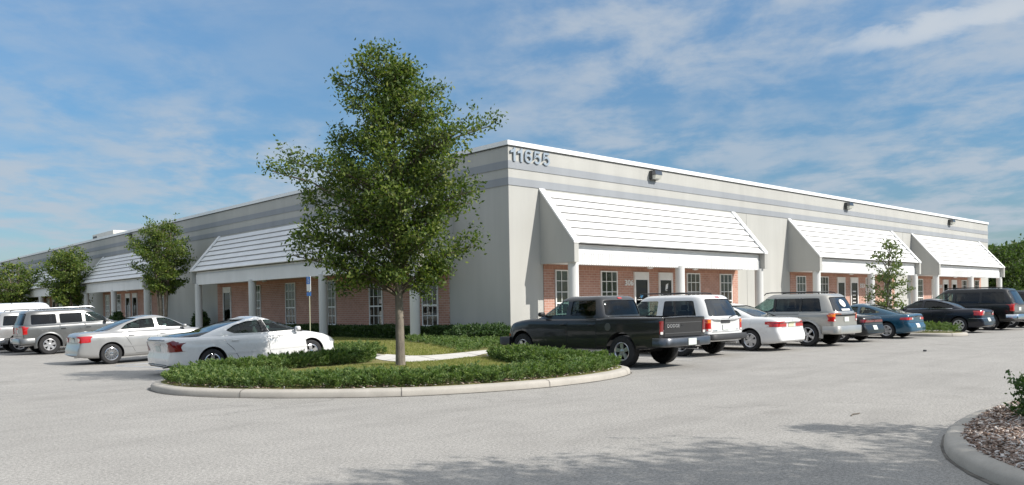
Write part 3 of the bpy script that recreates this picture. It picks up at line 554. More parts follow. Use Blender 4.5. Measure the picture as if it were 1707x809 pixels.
# ---------------------------------------------------------------- vegetation
def tree(name, loc, label, group, height, crown, leafmat, barkmat, seed, limbs=90, twigs=12, per=20, leaf=.085, trunk_r=.11, stems=1, lean=0.0, cb=1.7, rise=.25, spread=.17, cat='tree', twl=.42, skew=(0, 0), droop=.06, vary=(.6, 1.1), shoots=0, flat=.5, lift=.55):
    """crown(z, az) -> radius; limbs carry sub-limbs, each ending in a few flattened leaf pads"""
    global RNG
    rs = random.Random(seed); RNG = np.random.default_rng(seed); root = empty(name, loc, label=label, cat=cat, group=group)
    tb = MB(); stempts = []
    for s in range(stems):
        a0 = rs.uniform(0, 6.28); pts = []; n = 12; ox, oy = (0, 0) if stems == 1 else (math.cos(s * 6.28 / stems + a0 * .1) * .12, math.sin(s * 6.28 / stems + a0 * .1) * .12); wob = (rs.uniform(-1, 1), rs.uniform(-1, 1))
        for i in range(n + 1):
            t = i / n; h = t * height * .97; k = 0 if stems == 1 else .5 * t * height * .22
            pts.append((ox * (1 + 5 * k) + .10 * math.sin(3 * t + wob[0]) * t * wob[1] + lean * t + skew[0] * t * t, oy * (1 + 5 * k) + .08 * math.sin(4 * t + wob[1]) * t + skew[1] * t * t, h - .1 if i == 0 else h))
        r0 = trunk_r / (1 if stems == 1 else 1.5); tb.tube(pts, [r0 * (1.15 if i == 0 else 1) * (1 - .9 * (i / n) ** 1.15) + .006 for i in range(n + 1)], 14); stempts.append(pts)
    tb.build('trunk', barkmat, root, 60)
    bb = MB(); P = []
    def at(pts, h):
        for a, b in zip(pts[:-1], pts[1:]):
            if a[2] <= h <= b[2]: t = (h - a[2]) / max(1e-6, b[2] - a[2]); return Vector(a).lerp(Vector(b), t)
        return Vector(pts[-1])
    def pad(q, amt, sz):
        m_ = int(per * amt * rs.uniform(.6, 1.4))
        if m_ > 0: P.append(np.array(q) + RNG.normal(size=(m_, 3)) * np.array([sz, sz, sz * flat]))
    per0 = per
    for i in range(limbs):
        t = (i + rs.random()) / limbs; per = per0 * (1.25 - .62 * t); h0 = cb + (height - cb) * (t ** .85) * .99; az = i * 2.39996 + rs.uniform(-.5, .5); R = crown(h0, az) * rs.uniform(*vary); st = at(stempts[i % stems], max(cb * .93, h0 - rise - .32 * R))
        ax = at(stempts[i % stems], h0); tip = Vector((ax.x * .6 + math.cos(az) * R, ax.y * .6 + math.sin(az) * R, h0 + rs.uniform(-.15, .2))); ln = (tip - st).length; pts = []
        for k in range(7):
            u = k / 6; p = st.lerp(tip, u); p.z += rise * math.sin(u * math.pi) * .45 - droop * ln * u * u; pts.append(p + Vector((rs.gauss(0, .025), rs.gauss(0, .025), rs.gauss(0, .02))) * (u > 0) * ln * .5)
        r0 = min(trunk_r * .38, .007 + .012 * ln); bb.tube(pts, [r0 * (1 - .85 * k / 6) + .003 for k in range(7)], 5, cap=False)
        side0 = Vector((-math.sin(az), math.cos(az), 0)); nsub = max(2, int(twigs * (.3 + .7 * min(1.6, ln / 1.6)) * .5))
        for j in range(nsub):
            u = .30 + .68 * (j + rs.random()) / nsub; k = min(5, int(u * 6)); p = pts[k].lerp(pts[k + 1], u * 6 - k); sg = 1 if j % 2 else -1; l2 = twl * min(1, .40 + .55 * R) * (.55 + .6 * min(1.4, ln / 1.6)) * (1.15 - .55 * u) * rs.uniform(.6, 1.3)
            d = ((pts[6] - pts[3]).normalized() * rs.uniform(.4, .9) + side0 * sg * rs.uniform(.5, 1.1) + Vector((0, 0, rs.uniform(-.25, lift)))).normalized(); q = p + d * l2; mid = p.lerp(q, .5) + Vector((0, 0, .04 * l2))
            bb.tube([p, mid, q], [.007, .005, .003], 4, cap=False)
            for v in (.45, .75, 1.0): pad(p.lerp(q, v) + Vector((rs.gauss(0, .05), rs.gauss(0, .05), rs.gauss(.03, .04))), .55 if v < 1 else .8, spread * (.7 if v < 1 else .85))
        pad(pts[6], 1.0, spread * .8); pad(pts[5], .6, spread * .7); 
    for i in range(shoots):
        a = i * 2.4 + seed; r_ = crown(height * .6, a) * rs.uniform(.2, .75); b0 = Vector((math.cos(a) * r_ * .6, math.sin(a) * r_ * .6, height * .70)); L_ = height * rs.uniform(.24, .40); e0 = b0 + Vector((math.cos(a) * .25 * L_, math.sin(a) * .25 * L_, L_))
        bb.tube([b0, b0.lerp(e0, .5), e0], [.014, .009, .004], 5, cap=False)
        for v in np.linspace(.15, 1.0, 7): pad(b0.lerp(e0, v), .75, spread * (.85 - .4 * v))
    bb.build('branches', 'twig', root)
    P = np.concatenate(P); V, F = leaves(P, leaf, .5); arr_mesh('crown', V, F, leafmat, root); return root
RIGHTAZ = math.atan2(-.678, .7346)
def oak_crown(z, az):
    zs = [1.6, 1.9, 2.3, 2.8, 3.3, 3.8, 4.3, 4.75, 5.1, 5.5, 6.0, 6.4, 6.8, 7.1, 7.5]
    Lr = [.5, 1.4, 2.0, 2.3, 2.8, 2.4, 2.6, 2.6, 1.6, 1.0, 1.2, 1.3, 1.05, .35, .1]
    Rr = [.4, 1.2, 1.5, 1.65, 1.75, 2.0, 2.0, 2.3, 2.2, 1.9, 1.5, .9, .5, .3, .1]
    l, r = np.interp(z, zs, Lr), np.interp(z, zs, Rr); c = (math.cos(az - RIGHTAZ) + 1) / 2; return (l * (1 - c) + r * c) * (1 - .33 * math.sin(az - RIGHTAZ) ** 2)
tree('oak_tree', (-9.67, -6.77, KT), 'young oak with a tall uneven dark green crown standing in the kerbed island', None, 6.98, oak_crown, 'oak', 'bark', 5, limbs=125, twigs=17, per=28, leaf=.09, trunk_r=.10, cb=1.72, rise=.34, spread=.135, twl=.50, flat=.85, lift=1.1, droop=.02, skew=(-.18 * .7346, .18 * .678), vary=(.40, 1.15))
def vase(rb, rt_, z0, z1):
    return lambda z, az: (rb + (rt_ - rb) * smooth01((z - z0) / (z1 - z0) * 1.6)) * (1 - .75 * max(0, (z - z0) / (z1 - z0) - .72) / .28) * (1 + .18 * math.sin(3 * az + z * 2))
g2 = 'crape myrtles planted between the left side canopies'
tree('crape_myrtle', (-2.6, 28.4, KT), 'nearest and largest crape myrtle, several stems, between the first and second left canopies', g2, 6.6, vase(.8, 1.55, 2.2, 6.6), 'myrtle', 'bark2', 21, limbs=72, twigs=12, per=19, leaf=.14, trunk_r=.12, stems=5, cb=2.3, rise=.7, spread=.17, twl=.6, shoots=9, vary=(.5, 1.2))
tree('crape_myrtle', (-2.6, 49.6, KT), 'middle crape myrtle with a leafy shoot, between the second and third left canopies', g2, 6.2, vase(.9, 1.75, 1.9, 6.2), 'myrtle', 'bark2', 33, limbs=66, twigs=11, per=17, leaf=.18, trunk_r=.12, stems=5, cb=1.9, rise=.8, spread=.2, twl=.7, shoots=9, vary=(.5, 1.2))
tree('crape_myrtle', (-2.6, 67.6, KT), 'far crape myrtle at the left end, above the white van', g2, 5.9, vase(1.3, 2.4, 1.6, 5.9), 'myrtle', 'bark2', 44, limbs=52, twigs=10, per=11, leaf=.24, trunk_r=.12, stems=4, cb=1.6, rise=.6, spread=.24, twl=.8, shoots=7)
tree('crape_myrtle', (-3.0, 73.2, KT), 'crape myrtle cut by the left edge of the picture', g2, 4.9, vase(1.0, 1.9, 1.6, 4.9), 'myrtle', 'bark2', 45, limbs=40, twigs=9, per=10, leaf=.24, trunk_r=.10, stems=3, cb=1.6, rise=.5, spread=.28, twl=.8)
tree('young_tree', (14.3, -7.9, KT), 'small thin young tree with sparse leaves in the little island among the right row cars', None, 3.75, lambda z, az: np.interp(z, [.8, 1.2, 1.8, 2.2, 2.8, 3.2, 3.5, 3.75], [.7, .85, .8, .55, .8, .6, .25, .1]), 'light_leaf', 'bark', 52, limbs=44, twigs=8, per=11, leaf=.12, trunk_r=.045, cb=.8, rise=.3, spread=.13, twl=.3)
gb = 'trees beyond the right end of the building'
for i, (x, y, h, r, lab) in enumerate(((63, 1.5, 6.2, 3.4, 'bushy green tree just past the right end of the building, behind the last canopy'), (71, 0, 5.6, 3.2, 'lighter green tree at the right edge of the picture beyond the dark vehicles'), (84, 8, 7.2, 4.2, 'farther round tree showing above the other trees at the right edge'), (66, -7, 5.0, 3.0, 'low tree behind the dark vehicles, cut by the right picture edge'), (60, 9, 5.4, 3.2, 'dark tree seen through the open end of the last canopy'))):
    tree('leafy_tree', (x, y, 0), lab, gb, h, (lambda R, H: (lambda z, az: R * math.sqrt(max(.02, 1 - ((z - H * .5) / (H * .56)) ** 2)) * (1 + .15 * math.sin(4 * az))))(r, h), 'bg_leaf', 'bark', 60 + i, limbs=85, twigs=12, per=14, leaf=.30, trunk_r=.16, cb=.7, rise=.4, spread=.36, twl=1.0)
def poly_contains(poly, P):
    x, y = P[:, 0], P[:, 1]; inside = np.zeros(len(P), bool); n = len(poly)
    for i in range(n):
        x0, y0 = poly[i]; x1, y1 = poly[(i + 1) % n]; c = ((y0 > y) != (y1 > y)) & (x < (x1 - x0) * (y - y0) / (y1 - y0 + 1e-12) + x0); inside ^= c
    return inside
def edge_dist(poly, P):
    d = np.full(len(P), 1e9); n = len(poly)
    for i in range(n):
        a = np.array(poly[i]); b = np.array(poly[(i + 1) % n]); ab = b - a; t = np.clip(((P - a) @ ab) / (ab @ ab + 1e-12), 0, 1); d = np.minimum(d, np.linalg.norm(P - (a + t[:, None] * ab), axis=1))
    return d
def scatter(poly, n):
    p = np.array(poly); mn, mx = p.min(0), p.max(0); P = RNG.uniform(mn, mx, (int(n * 2.2), 2)); P = P[poly_contains(poly, P)]; return P[:n]
def fbm(P, f=1.0, seed=0):
    r = np.random.default_rng(seed); s = np.zeros(len(P))
    for k in range(7):
        a = r.uniform(0, 6.28); q = r.uniform(.6, 2.2) * f * (1 + k * .45); s += np.sin((P[:, 0] * math.cos(a) + P[:, 1] * math.sin(a)) * q + r.uniform(0, 6.28)) / (1 + k * .35)
    return s / 3.2
def juniper(poly, hmax, n, label, seed, mat='juniper', size=.06, name='juniper_bed', sun=True, base=KT):
    global RNG
    RNG = np.random.default_rng(seed); dens = int(n / 55); Cc = scatter(poly, dens); e = edge_dist(poly, Cc); f = fbm(Cc, 2.3, seed)
    f2 = fbm(Cc, 6.5, seed + 9); H = hmax * np.clip(.30 + e / .35, .30, 1) * np.clip(0.78 + .30 * f + .42 * f2, .18, 1.5) ; P = []; D = []
    for c, h in zip(Cc, H):
        az = RNG.uniform(0, 6.28); ln = RNG.uniform(.2, .40); d = np.array([math.cos(az), math.sin(az), RNG.uniform(.5, 1.3)]); d /= np.linalg.norm(d); k = 75; t = RNG.uniform(0, 1, k) ** .7
        b = np.array([c[0], c[1], base + max(.03, h - ln * d[2] * .9)]); q = b + d * ln * t[:, None] + RNG.normal(size=(k, 3)) * (.030 * (1.2 - t))[:, None]; q[:, 2] = np.minimum(q[:, 2], base + max(h, .08) + .07); q[:, 2] = np.maximum(q[:, 2], base + .01); P.append(q); D.append(np.repeat((d * 1.2)[None], k, 0))
    P = np.concatenate(P); D = np.concatenate(D); kk = poly_contains(poly, P[:, :2]) | (edge_dist(poly, P[:, :2]) < .05); P, D = P[kk], D[kk]; V, F = leaves(P, size, .26, dirs=D, jit=.5); o = arr_mesh(name, V, F, mat); tag(o, label, None, None, 'stuff')
    m2 = scatter(poly, int(n / 25)); m2 = np.c_[m2, np.full(len(m2), base + .015) + RNG.uniform(0, .03, len(m2))]
    return o
isl_ring = offset(resample(island, .35), .26)
def ring_between(x_lo, x_hi, ycond):
    return [p for p in isl_ring if x_lo <= p[0] <= x_hi and ycond(p)]
front = [p for p in isl_ring if p[1] < -4.9 and -15.2 < p[0] < -6.2 and not (p[0] > -6.8 and p[1] > -10.3)]
front = [p for p in front if p[1] < -5.9 or p[0] < -13.5]
inner = [(-7.2, -10.2), (-8.6, -10.75), (-9.7, -10.65), (-10.8, -10.25), (-11.8, -9.65), (-12.8, -8.75), (-13.5, -7.6), (-13.9, -6.6)]
juniper(front + inner, .215, 190000, 'low green juniper band along the front kerb of the tree island', 1, size=.055)
juniper([(-14.0, -5.2), (-13.2, -4.75), (-10.6, -4.0), (-8.9, -3.75), (-8.9, -4.5), (-9.3, -5.0), (-10.4, -5.1), (-12, -5.25), (-13.2, -5.8), (-13.9, -6.4)], .27, 60000, 'dark green juniper band beside the white sedan on the island', 2)
juniper([(-7.0, -7.0), (-6.5, -6.2), (-6.15, -5.9), (-6.35, -8), (-6.35, -10.4), (-7.2, -10.4), (-7.7, -9.4), (-7.6, -8.2)], .30, 60000, 'green juniper mound on the island beside the black pickup', 3)
juniper([(-5.7, -4.0), (-4.9, -3.55), (-3.2, -3.0), (-1.6, -2.3), (-.6, -.9), (-.9, 1.6), (-1.9, 3.8), (-2.5, 3.2), (-3.2, .6), (-4.6, -2.2)], .24, 40000, 'low bright green juniper patch between lawn and building corner', 4)
juniper([(13.25, -5.6), (13.25, -9.7), (13.7, -10.6), (14.1, -10.72), (14.6, -10.5), (15.05, -9.7), (15.05, -5.6)], .40, 26000, 'low green juniper clump filling the small island in the right row', 5)
juniper([(-7.7, -1.6), (-7.0, -2.2), (-6.5, -.6), (-6.9, 1.2)], .28, 8000, 'small juniper clump in front of the white sedan', 6)
def shrub(name, loc, size, label, seed, n=6000, leaf=.07, mat='hedge', group=None, cat='shrub', boxy=.0):
    global RNG
    RNG = np.random.default_rng(seed); root = empty(name, loc, label=label, cat=cat, group=group); d = RNG.normal(size=(n, 3)); d /= np.linalg.norm(d, axis=1, keepdims=True)
    if boxy: d = np.sign(d) * np.abs(d) ** (1 - boxy); d /= np.maximum(np.abs(d).max(1, keepdims=True), .75)
    r = RNG.uniform(.55, 1.0, (n, 1)) ** .5; lump = 1 + .14 * np.sin(d[:, :1] * 7 + seed) * np.cos(d[:, 1:2] * 6) + .1 * np.sin(d[:, 2:3] * 9); P = d * r * lump * np.array(size) / 2; P[:, 2] += size[2] / 2
    P += RNG.normal(size=P.shape) * .03; P[:, 2] = np.abs(P[:, 2]); V, F = leaves(P, leaf); arr_mesh('foliage', V, F, mat, root)
    mb = MB()
    for k in range(7): a = k * .9; mb.tube([(0.04 * math.cos(a), .04 * math.sin(a), -.03), (size[0] * .2 * math.cos(a), size[1] * .2 * math.sin(a), size[2] * .5), (size[0] * .36 * math.cos(a), size[1] * .36 * math.sin(a), size[2] * .85)], [.014, .009, .004], 5)
    mb.build('stem', 'twig', root); return root
gs = 'leafy shrubs at the building corner'
shrub('leafy_shrub', (-.95, 1.3, KT), (1.5, 1.9, .62), 'glossy rounded shrub against the shaded wall left of the building corner', 81, 5000, .09, group=gs)
shrub('leafy_shrub', (-1.0, -.25, KT), (1.4, 1.4, .66), 'glossy shrub right at the building corner beside the black pickup nose', 82, 4500, .09, group=gs)
shrub('leafy_shrub', (.5, -1.2, KT), (1.3, 1.2, .55), 'low shrub in front of the sunlit wall behind the black pickup', 83, 3500, .09, group=gs)
shrub('entry_shrub', (-.9, 26.9, KT), (.95, 1.0, 1.25), 'dark upright shrub beside the left side door', 84, 3500, .12)
shrub('entry_shrub', (-1.3, 41.6, KT), (.9, 1.6, 1.3), 'dark shrub in front of the paired doors under the second left canopy', 85, 3000, .15)
def hedge(f0, f1, depth, h, label, seed, n):
    global RNG
    RNG = np.random.default_rng(seed); root = empty('hedge', (-.62, (f0 + f1) / 2, KT), label=label, cat='hedge'); P = RNG.uniform(size=(n, 3)) * np.array([depth, f1 - f0, h]) - np.array([depth / 2, (f1 - f0) / 2, 0])
    k = RNG.integers(0, 3, n); P[k == 0, 2] = h * RNG.uniform(.85, 1.05, (k == 0).sum()); P[k == 1, 0] = -depth / 2 * RNG.uniform(.85, 1.08, (k == 1).sum()); P[:, 2] *= 1 + .12 * np.sin(P[:, 1] * 2.1) * np.sin(P[:, 1] * .7 + 1)
    V, F = leaves(P, .09); arr_mesh('foliage', V, F, 'hedge', root)
    mb = MB(); mb.box((-depth / 2 + .12, -(f1 - f0) / 2 + .1, -.05), (depth / 2 - .1, (f1 - f0) / 2 - .1, h - .14)); mb.build('inner_twigs', 'twig', root)
hedge(2.7, 11.0, .95, .50, 'clipped dark hedge under the windows nearest the building corner', 91, 26000)
hedge(11.3, 23.4, .95, .50, 'clipped dark hedge under the windows behind the white sedan', 92, 26000)
hedge(27.6, 34.6, .9, .36, 'low clipped hedge along the bare stucco wall behind the first crape myrtle', 93, 12000)
hedge(35.5, 39.6, .9, .4, 'low hedge under the first window of the second left bay', 94, 6000)
# grass
def grass(poly, n, hgt, label, seed):
    global RNG
    RNG = np.random.default_rng(seed); P2 = scatter(poly, n); k = fbm(P2, 1.6, 5); P2 = P2[RNG.uniform(size=len(P2)) < .75 + .35 * k]
    P = np.c_[P2, np.full(len(P2), KT - .01)]; d = RNG.normal(size=P.shape) * .45; d[:, 2] = 1; V, F = leaves(P, hgt, .22, dirs=d, jit=.1); o = arr_mesh('grass', V, F, 'grass'); tag(o, label, None, None, 'stuff')
grass([(-13.2, -6.3), (-12, -6.0), (-10.2, -5.6), (-9.1, -5.9), (-8.0, -6.2), (-6.8, -5.8), (-6.6, -6.6), (-7.7, -8.2), (-7.5, -9.6), (-8.6, -10.0), (-9.9, -9.5), (-11.3, -7.8), (-12.3, -6.9)], 75000, .06, 'patchy short grass around the oak trunk on the island', 101)
grass([(-6.9, 2.5), (-7.05, -2.0), (-7.1, -3.7), (-6.35, -3.9), (-4.9, -3.5), (-4.5, -2.2), (-3.1, .7), (-2.4, 3.4), (-1.2, 4.5), (-1.2, 12), (-6.9, 12)], 90000, .07, 'short grass lawn between the curved walk and the shaded hedge', 102)
grass([(-6.9, 12), (-1.2, 12), (-1.2, 23.5), (-6.9, 23.5)], 26000, .09, 'lawn strip in front of the left bays behind the parked sedans', 103)
grass([(-6.9, 26.4), (-1.2, 26.4), (-1.2, 39), (-6.9, 39)], 14000, .1, 'farther lawn strip along the left side of the building', 104)
# mulch at the lower right
def mulch(poly, n, size, label, seed, zb):
    global RNG
    RNG = np.random.default_rng(seed); P2 = scatter(poly, n); n = len(P2); th = RNG.uniform(0, 6.28, n); L_ = size * RNG.uniform(.5, 1.6, n); W = L_ * RNG.uniform(.25, .5, n); tl = RNG.normal(0, .28, n); z = zb + RNG.uniform(0, .03, n)
    c, s = np.cos(th), np.sin(th); V = []
    for a, b in ((-1, -1), (1, -.7), (1, .8), (-1, 1)):
        V.append(np.c_[P2[:, 0] + a * L_ / 2 * c - b * W / 2 * s, P2[:, 1] + a * L_ / 2 * s + b * W / 2 * c, z + a * L_ / 2 * tl + .008])
    lo = [v - np.array([0, 0, .008]) for v in V]; A = np.stack(V + lo, 1).reshape(-1, 3); b0 = np.arange(n)[:, None] * 8
    F = np.concatenate([b0 + np.array(q) for q in ((0, 1, 2, 3), (0, 4, 5, 1), (1, 5, 6, 2), (2, 6, 7, 3), (3, 7, 4, 0))]); o = arr_mesh('mulch', A, F, 'chip'); tag(o, label, None, None, 'stuff')
near = [p for p in ris_in if p[0] < -6] ; near = [p for p in near if p[1] > -24] + [(-6, -24)]
mulch(near, 52000, .04, 'brown and bleached bark mulch in the bed at the lower right', 111, KT - .015)
mulch(front + inner, 2500, .05, 'brown litter under the island junipers', 112, KT)
shrub('leafy_shrub', (-9.58, -19.74, KT), (1.05, 1.05, .44), 'clipped dark green shrub on the mulch at the right picture edge', 86, 5200, .05, boxy=.4)
shrub('leafy_shrub', (-8.3, -19.9, KT), (1.1, 1.1, .48), 'clipped shrub just beyond the right picture edge', 87, 4000, .05, boxy=.4)
# trees off to the right whose shadows cross the lot
gsx = 'parking lot trees beside the viewpoint'
tree('shade_tree', (-9.25, -22.0, KT), 'slim young tree in the mulched bed outside the right edge', gsx, 3.9, lambda z, az: np.interp(z, [1.2, 1.8, 2.8, 3.4, 3.7], [.25, .55, .6, .4, .1]), 'oak', 'bark', 71, limbs=45, twigs=7, per=12, leaf=.10, trunk_r=.04, cb=1.1, spread=.12, twl=.25)
tree('shade_tree', (-10.5, -26.6, KT), 'full oak in the mulched bed behind the viewpoint', gsx, 7.2, lambda z, az: 2.9 * math.sqrt(max(.03, 1 - ((z - 4.4) / 2.9) ** 2)), 'oak', 'bark', 72, limbs=90, twigs=12, per=16, leaf=.13, trunk_r=.13, cb=1.9, spread=.2, twl=.5)
tree('shade_tree', (-13.1, -24.4, KT), 'second oak near the tip of the mulched bed behind the viewpoint', gsx, 6.6, lambda z, az: 2.3 * math.sqrt(max(.03, 1 - ((z - 4.2) / 2.5) ** 2)), 'oak', 'bark', 73, limbs=80, twigs=11, per=15, leaf=.13, trunk_r=.12, cb=2.0, spread=.2, twl=.5)
# unseen belt of trees added behind the viewpoint to darken reflections and ambient
def added_wood():
    global RNG
    RNG = np.random.default_rng(200); n = 46000; vz = math.atan2(fw.y, fw.x); az = vz + RNG.uniform(math.radians(62), math.radians(298), n); rr_ = RNG.uniform(42, 56, n); top = 7.5 + 2.2 * np.sin(az * 9) + 1.5 * np.sin(az * 23 + 1) + 1.0 * np.sin(az * 47)
    z = top * RNG.uniform(0, 1, n) ** .8; P = np.c_[-20.3 + rr_ * np.cos(az), -22 + rr_ * np.sin(az), z]; keep = ~((P[:, 0] > -12) & (P[:, 1] > -6)); P = P[keep]; V, F = leaves(P, 1.15, .8); o = arr_mesh('added_wood', V, F, 'bg_leaf'); tag(o, 'added unseen belt of dark trees behind the viewpoint, for dark reflections on the cars', None, None, 'stuff')
added_wood()
# accessible parking sign
sg = empty('parking_sign', (-4.9, 6.1, KT), (0, 0, 0), 'blue and white accessible parking sign on a thin post behind the white sedan', 'sign')
sg.rotation_euler = (0, 0, 0)
mb = MB(); mb.box((-.025, -.02, -.1), (.0, .02, 2.62)); mb.build('post', 'galv', sg)
mb = MB(); mb.box((-.045, -.155, 2.02), (-.028, .155, 2.60)); sw = mb.build('sign_plate', 'sign_white', sg, None, .004)
mb = MB(); mb.box((-.050, -.150, 2.30), (-.046, .150, 2.59)); mb.build('blue_panel', 'blue_sign', sw)
mb = MB(); mb.box((-.045, -.155, 1.84), (-.028, .155, 1.99)); mb.build('blue_plate', 'blue_sign', sg)
def sym():
    mb = MB(); pt = lambda y, z: (-.054, -y, z); n = 14
    def bar(a, b, w):
        a, b = Vector(a), Vector(b); d = (b - a).normalized(); p = Vector((-d.y, d.x)) * w
        mb.add([pt(*(a - p)), pt(*(b - p)), pt(*(b + p)), pt(*(a + p))], [(0, 1, 2, 3)])
    bar((-.02, 2.53), (-.01, 2.45), .012); bar((-.01, 2.45), (.05, 2.45), .010); bar((.05, 2.45), (.08, 2.37), .011); bar((-.015, 2.49), (.04, 2.49), .008)
    for k in range(12):
        a, b = 2.2 + k * .33, 2.2 + (k + 1) * .33; bar((-.005 + .062 * math.cos(a), 2.41 + .062 * math.sin(a)), (-.005 + .062 * math.cos(b), 2.41 + .062 * math.sin(b)), .007)
    mb.add([pt(-.022 + .018 * math.cos(2 * math.pi * k / n), 2.56 + .018 * math.sin(2 * math.pi * k / n)) for k in range(n)], [tuple(range(n))]); mb.build('wheelchair_symbol', 'sign_white', sw)
sym()

# ---------------------------------------------------------------- vehicles
def smooth_prof(pts, xs, win=.09):
    px, pz = zip(*pts); g = np.linspace(px[0], px[-1], 400); z = np.interp(g, px, pz); k = max(1, int(win / (g[1] - g[0]))); ker = np.ones(2 * k + 1) / (2 * k + 1)
    zp = np.concatenate([np.full(k, z[0]), z, np.full(k, z[-1])]); zs = np.convolve(zp, ker, 'valid'); return np.interp(xs, g, zs)
def lower_body(S):
    L, W = S['L'], S['W'] / 2; xs = [0, .006, .02, .045, .08, .13, .2, .3, .42]; n = int((L - .84) / .09)
    xs = xs + [.42 + (L - .84) * i / n for i in range(1, n)] + [L - v for v in (.42, .3, .2, .13, .08, .045, .02, .006, 0)]; xs = np.array(xs)
    zt = smooth_prof(S['top'], xs, S.get('smooth', .09)); zb = smooth_prof(S['bot'], xs); w = smooth_prof(S['plan'], xs, .12)
    rr, rn = S.get('rround', .09), S.get('nround', .16)
    fz = [(0, 0), (.80, 0), (.90, .01), (.955, .06), (.98, .16), (.993, .32), (1.0, .50), (.995, .66), (.985, .78), (.962, .89), (.925, .96), (.87, 1.0), (.6, 1.0), (.3, 1.0), (0, 1.0)]
    if S.get('boxy'): fz = [(0, 0), (.84, 0), (.94, .01), (.975, .05), (.99, .16), (1.0, .32), (1.0, .50), (1.0, .66), (.995, .80), (.985, .92), (.965, .975), (.93, 1.0), (.6, 1.0), (.3, 1.0), (0, 1.0)]
    crown = S.get('crown', .03); V = []; rings = []
    for i, x in enumerate(xs):
        dr, dn = x, L - x; ins = 0
        if dr < rr: ins = rr * (1 - math.sqrt(max(0, 1 - (1 - dr / rr) ** 2)))
        if dn < rn: ins = rn * (1 - math.sqrt(max(0, 1 - (1 - dn / rn) ** 2)))
        wi, t, b = w[i] - ins * .9, zt[i] - ins * .55, zb[i] + ins * .5; ring = []
        for (fy, u) in fz:
            y = fy * wi; z = b + (t - b) * u
            if u >= 1.0: z += crown * (1 - (fy / .87) ** 2) if fy < .87 else 0
            sh = 0
            if x < 1.0: sh += np.interp(z, *zip(*S['tail'])) * max(0, 1 - x / 1.0) ** 1.5
            if L - x < 1.0: sh -= np.interp(z, *zip(*S['nose'])) * max(0, 1 - (L - x) / 1.0) ** 1.5
            if x < .35: sh += .10 * (fy ** 4) * (1 - x / .35)
            if L - x < .6: sh -= .24 * (fy ** 4) * (1 - (L - x) / .6)
            ring.append((x + sh, y, z))
        full = ring + [(p[0], -p[1], p[2]) for p in ring[-2:0:-1]]; rings.append(full)
    k = len(rings[0])
    for r in rings: V += r
    F = [(i * k + j, i * k + (j + 1) % k, (i + 1) * k + (j + 1) % k, (i + 1) * k + j) for i in range(len(rings) - 1) for j in range(k)]
    for base, sg in ((0, 1), ((len(rings) - 1) * k, -1)):
        r = rings[0] if sg == 1 else rings[-1]; # strips across matching left and right
        h = len(fz)
        for j in range(h - 1):
            a, b = j, j + 1; c = (k - j) % k; d = (k - j - 1) % k; q = [base + a, base + b, base + d, base + c]; q2 = []
            for v_ in q:
                if v_ not in q2: q2.append(v_)
            if len(q2) > 2: F.append(tuple(q2))
    return V, F
def gh_mesh(S, inset=0.0, n=72, ztrim=0):
    g = S['gh']; zs_ = [r[0] for r in g]; H = S['H']; z0, z1 = zs_[0], H - .02 - inset; e = S.get('gn', 5.0)
    levels = list(np.linspace(z0 - (.06 if inset else 0), z1 - .09, 9)) + [z1 - .06, z1 - .04, z1 - .022, z1 - .008, z1]
    rings = []; rr = S.get('roofr', .09)
    for z in levels:
        xr, xf, w = [np.interp(z, zs_, [r[k] for r in g]) for k in (1, 2, 3)]; ins = 0
        if z > z1 - rr: ins = rr * (1 - math.sqrt(max(0, 1 - ((z - (z1 - rr)) / rr) ** 2)))
        xr += inset + ins * .7; xf -= inset + ins * .7; w -= inset + ins; xc, a = (xr + xf) / 2, (xf - xr) / 2; ring = []
        for k in range(n):
            t = 2 * math.pi * k / n + .0001; c, s = math.cos(t), math.sin(t); ex = 2 / e
            x = xc + a * math.copysign(abs(c) ** ex, c); y = w * math.copysign(abs(s) ** ex, s); u = (x - xc) / a
            x -= (.10 if u > 0 else -.05) * (abs(u) ** 6) * (y / w) ** 2 * (.4 if inset else 1) ; ring.append((x, y, z))
        rings.append(ring)
    V = [p for r in rings for p in r]; F = [(i * n + k, i * n + (k + 1) % n, (i + 1) * n + (k + 1) % n, (i + 1) * n + k) for i in range(len(rings) - 1) for k in range(n)]
    last = rings[-1]; xc = sum(p[0] for p in last) / n; base = (len(rings) - 1) * n
    for sc, dz in ((.86, .008), (.6, .015), (.3, .019)):
        st = len(V); V += [(xc + (p[0] - xc) * sc, p[1] * sc, p[2] + dz) for p in last]; F += [(base + k, base + (k + 1) % n, st + (k + 1) % n, st + k) for k in range(n)]; base = st
    V.append((xc, 0, last[0][2] + .02)); F += [(base + k, base + (k + 1) % n, len(V) - 1) for k in range(n)]; F.append(tuple(range(n))[::-1]); return V, F
def mk(V, F, mats, mi=0):
    me = bpy.data.meshes.new('t'); me.from_pydata(V, [], F); bm = bmesh.new(); bm.from_mesh(me); bmesh.ops.remove_doubles(bm, verts=bm.verts, dist=1e-5); bmesh.ops.recalc_face_normals(bm, faces=bm.faces); bm.to_mesh(me); bm.free()
    me.polygons.foreach_set('material_index', np.full(len(me.polygons), mi, np.int32))
    for q in mats: me.materials.append(M[q] if isinstance(q, str) else q)
    o = bpy.data.objects.new('t', me); C.objects.link(o); return o
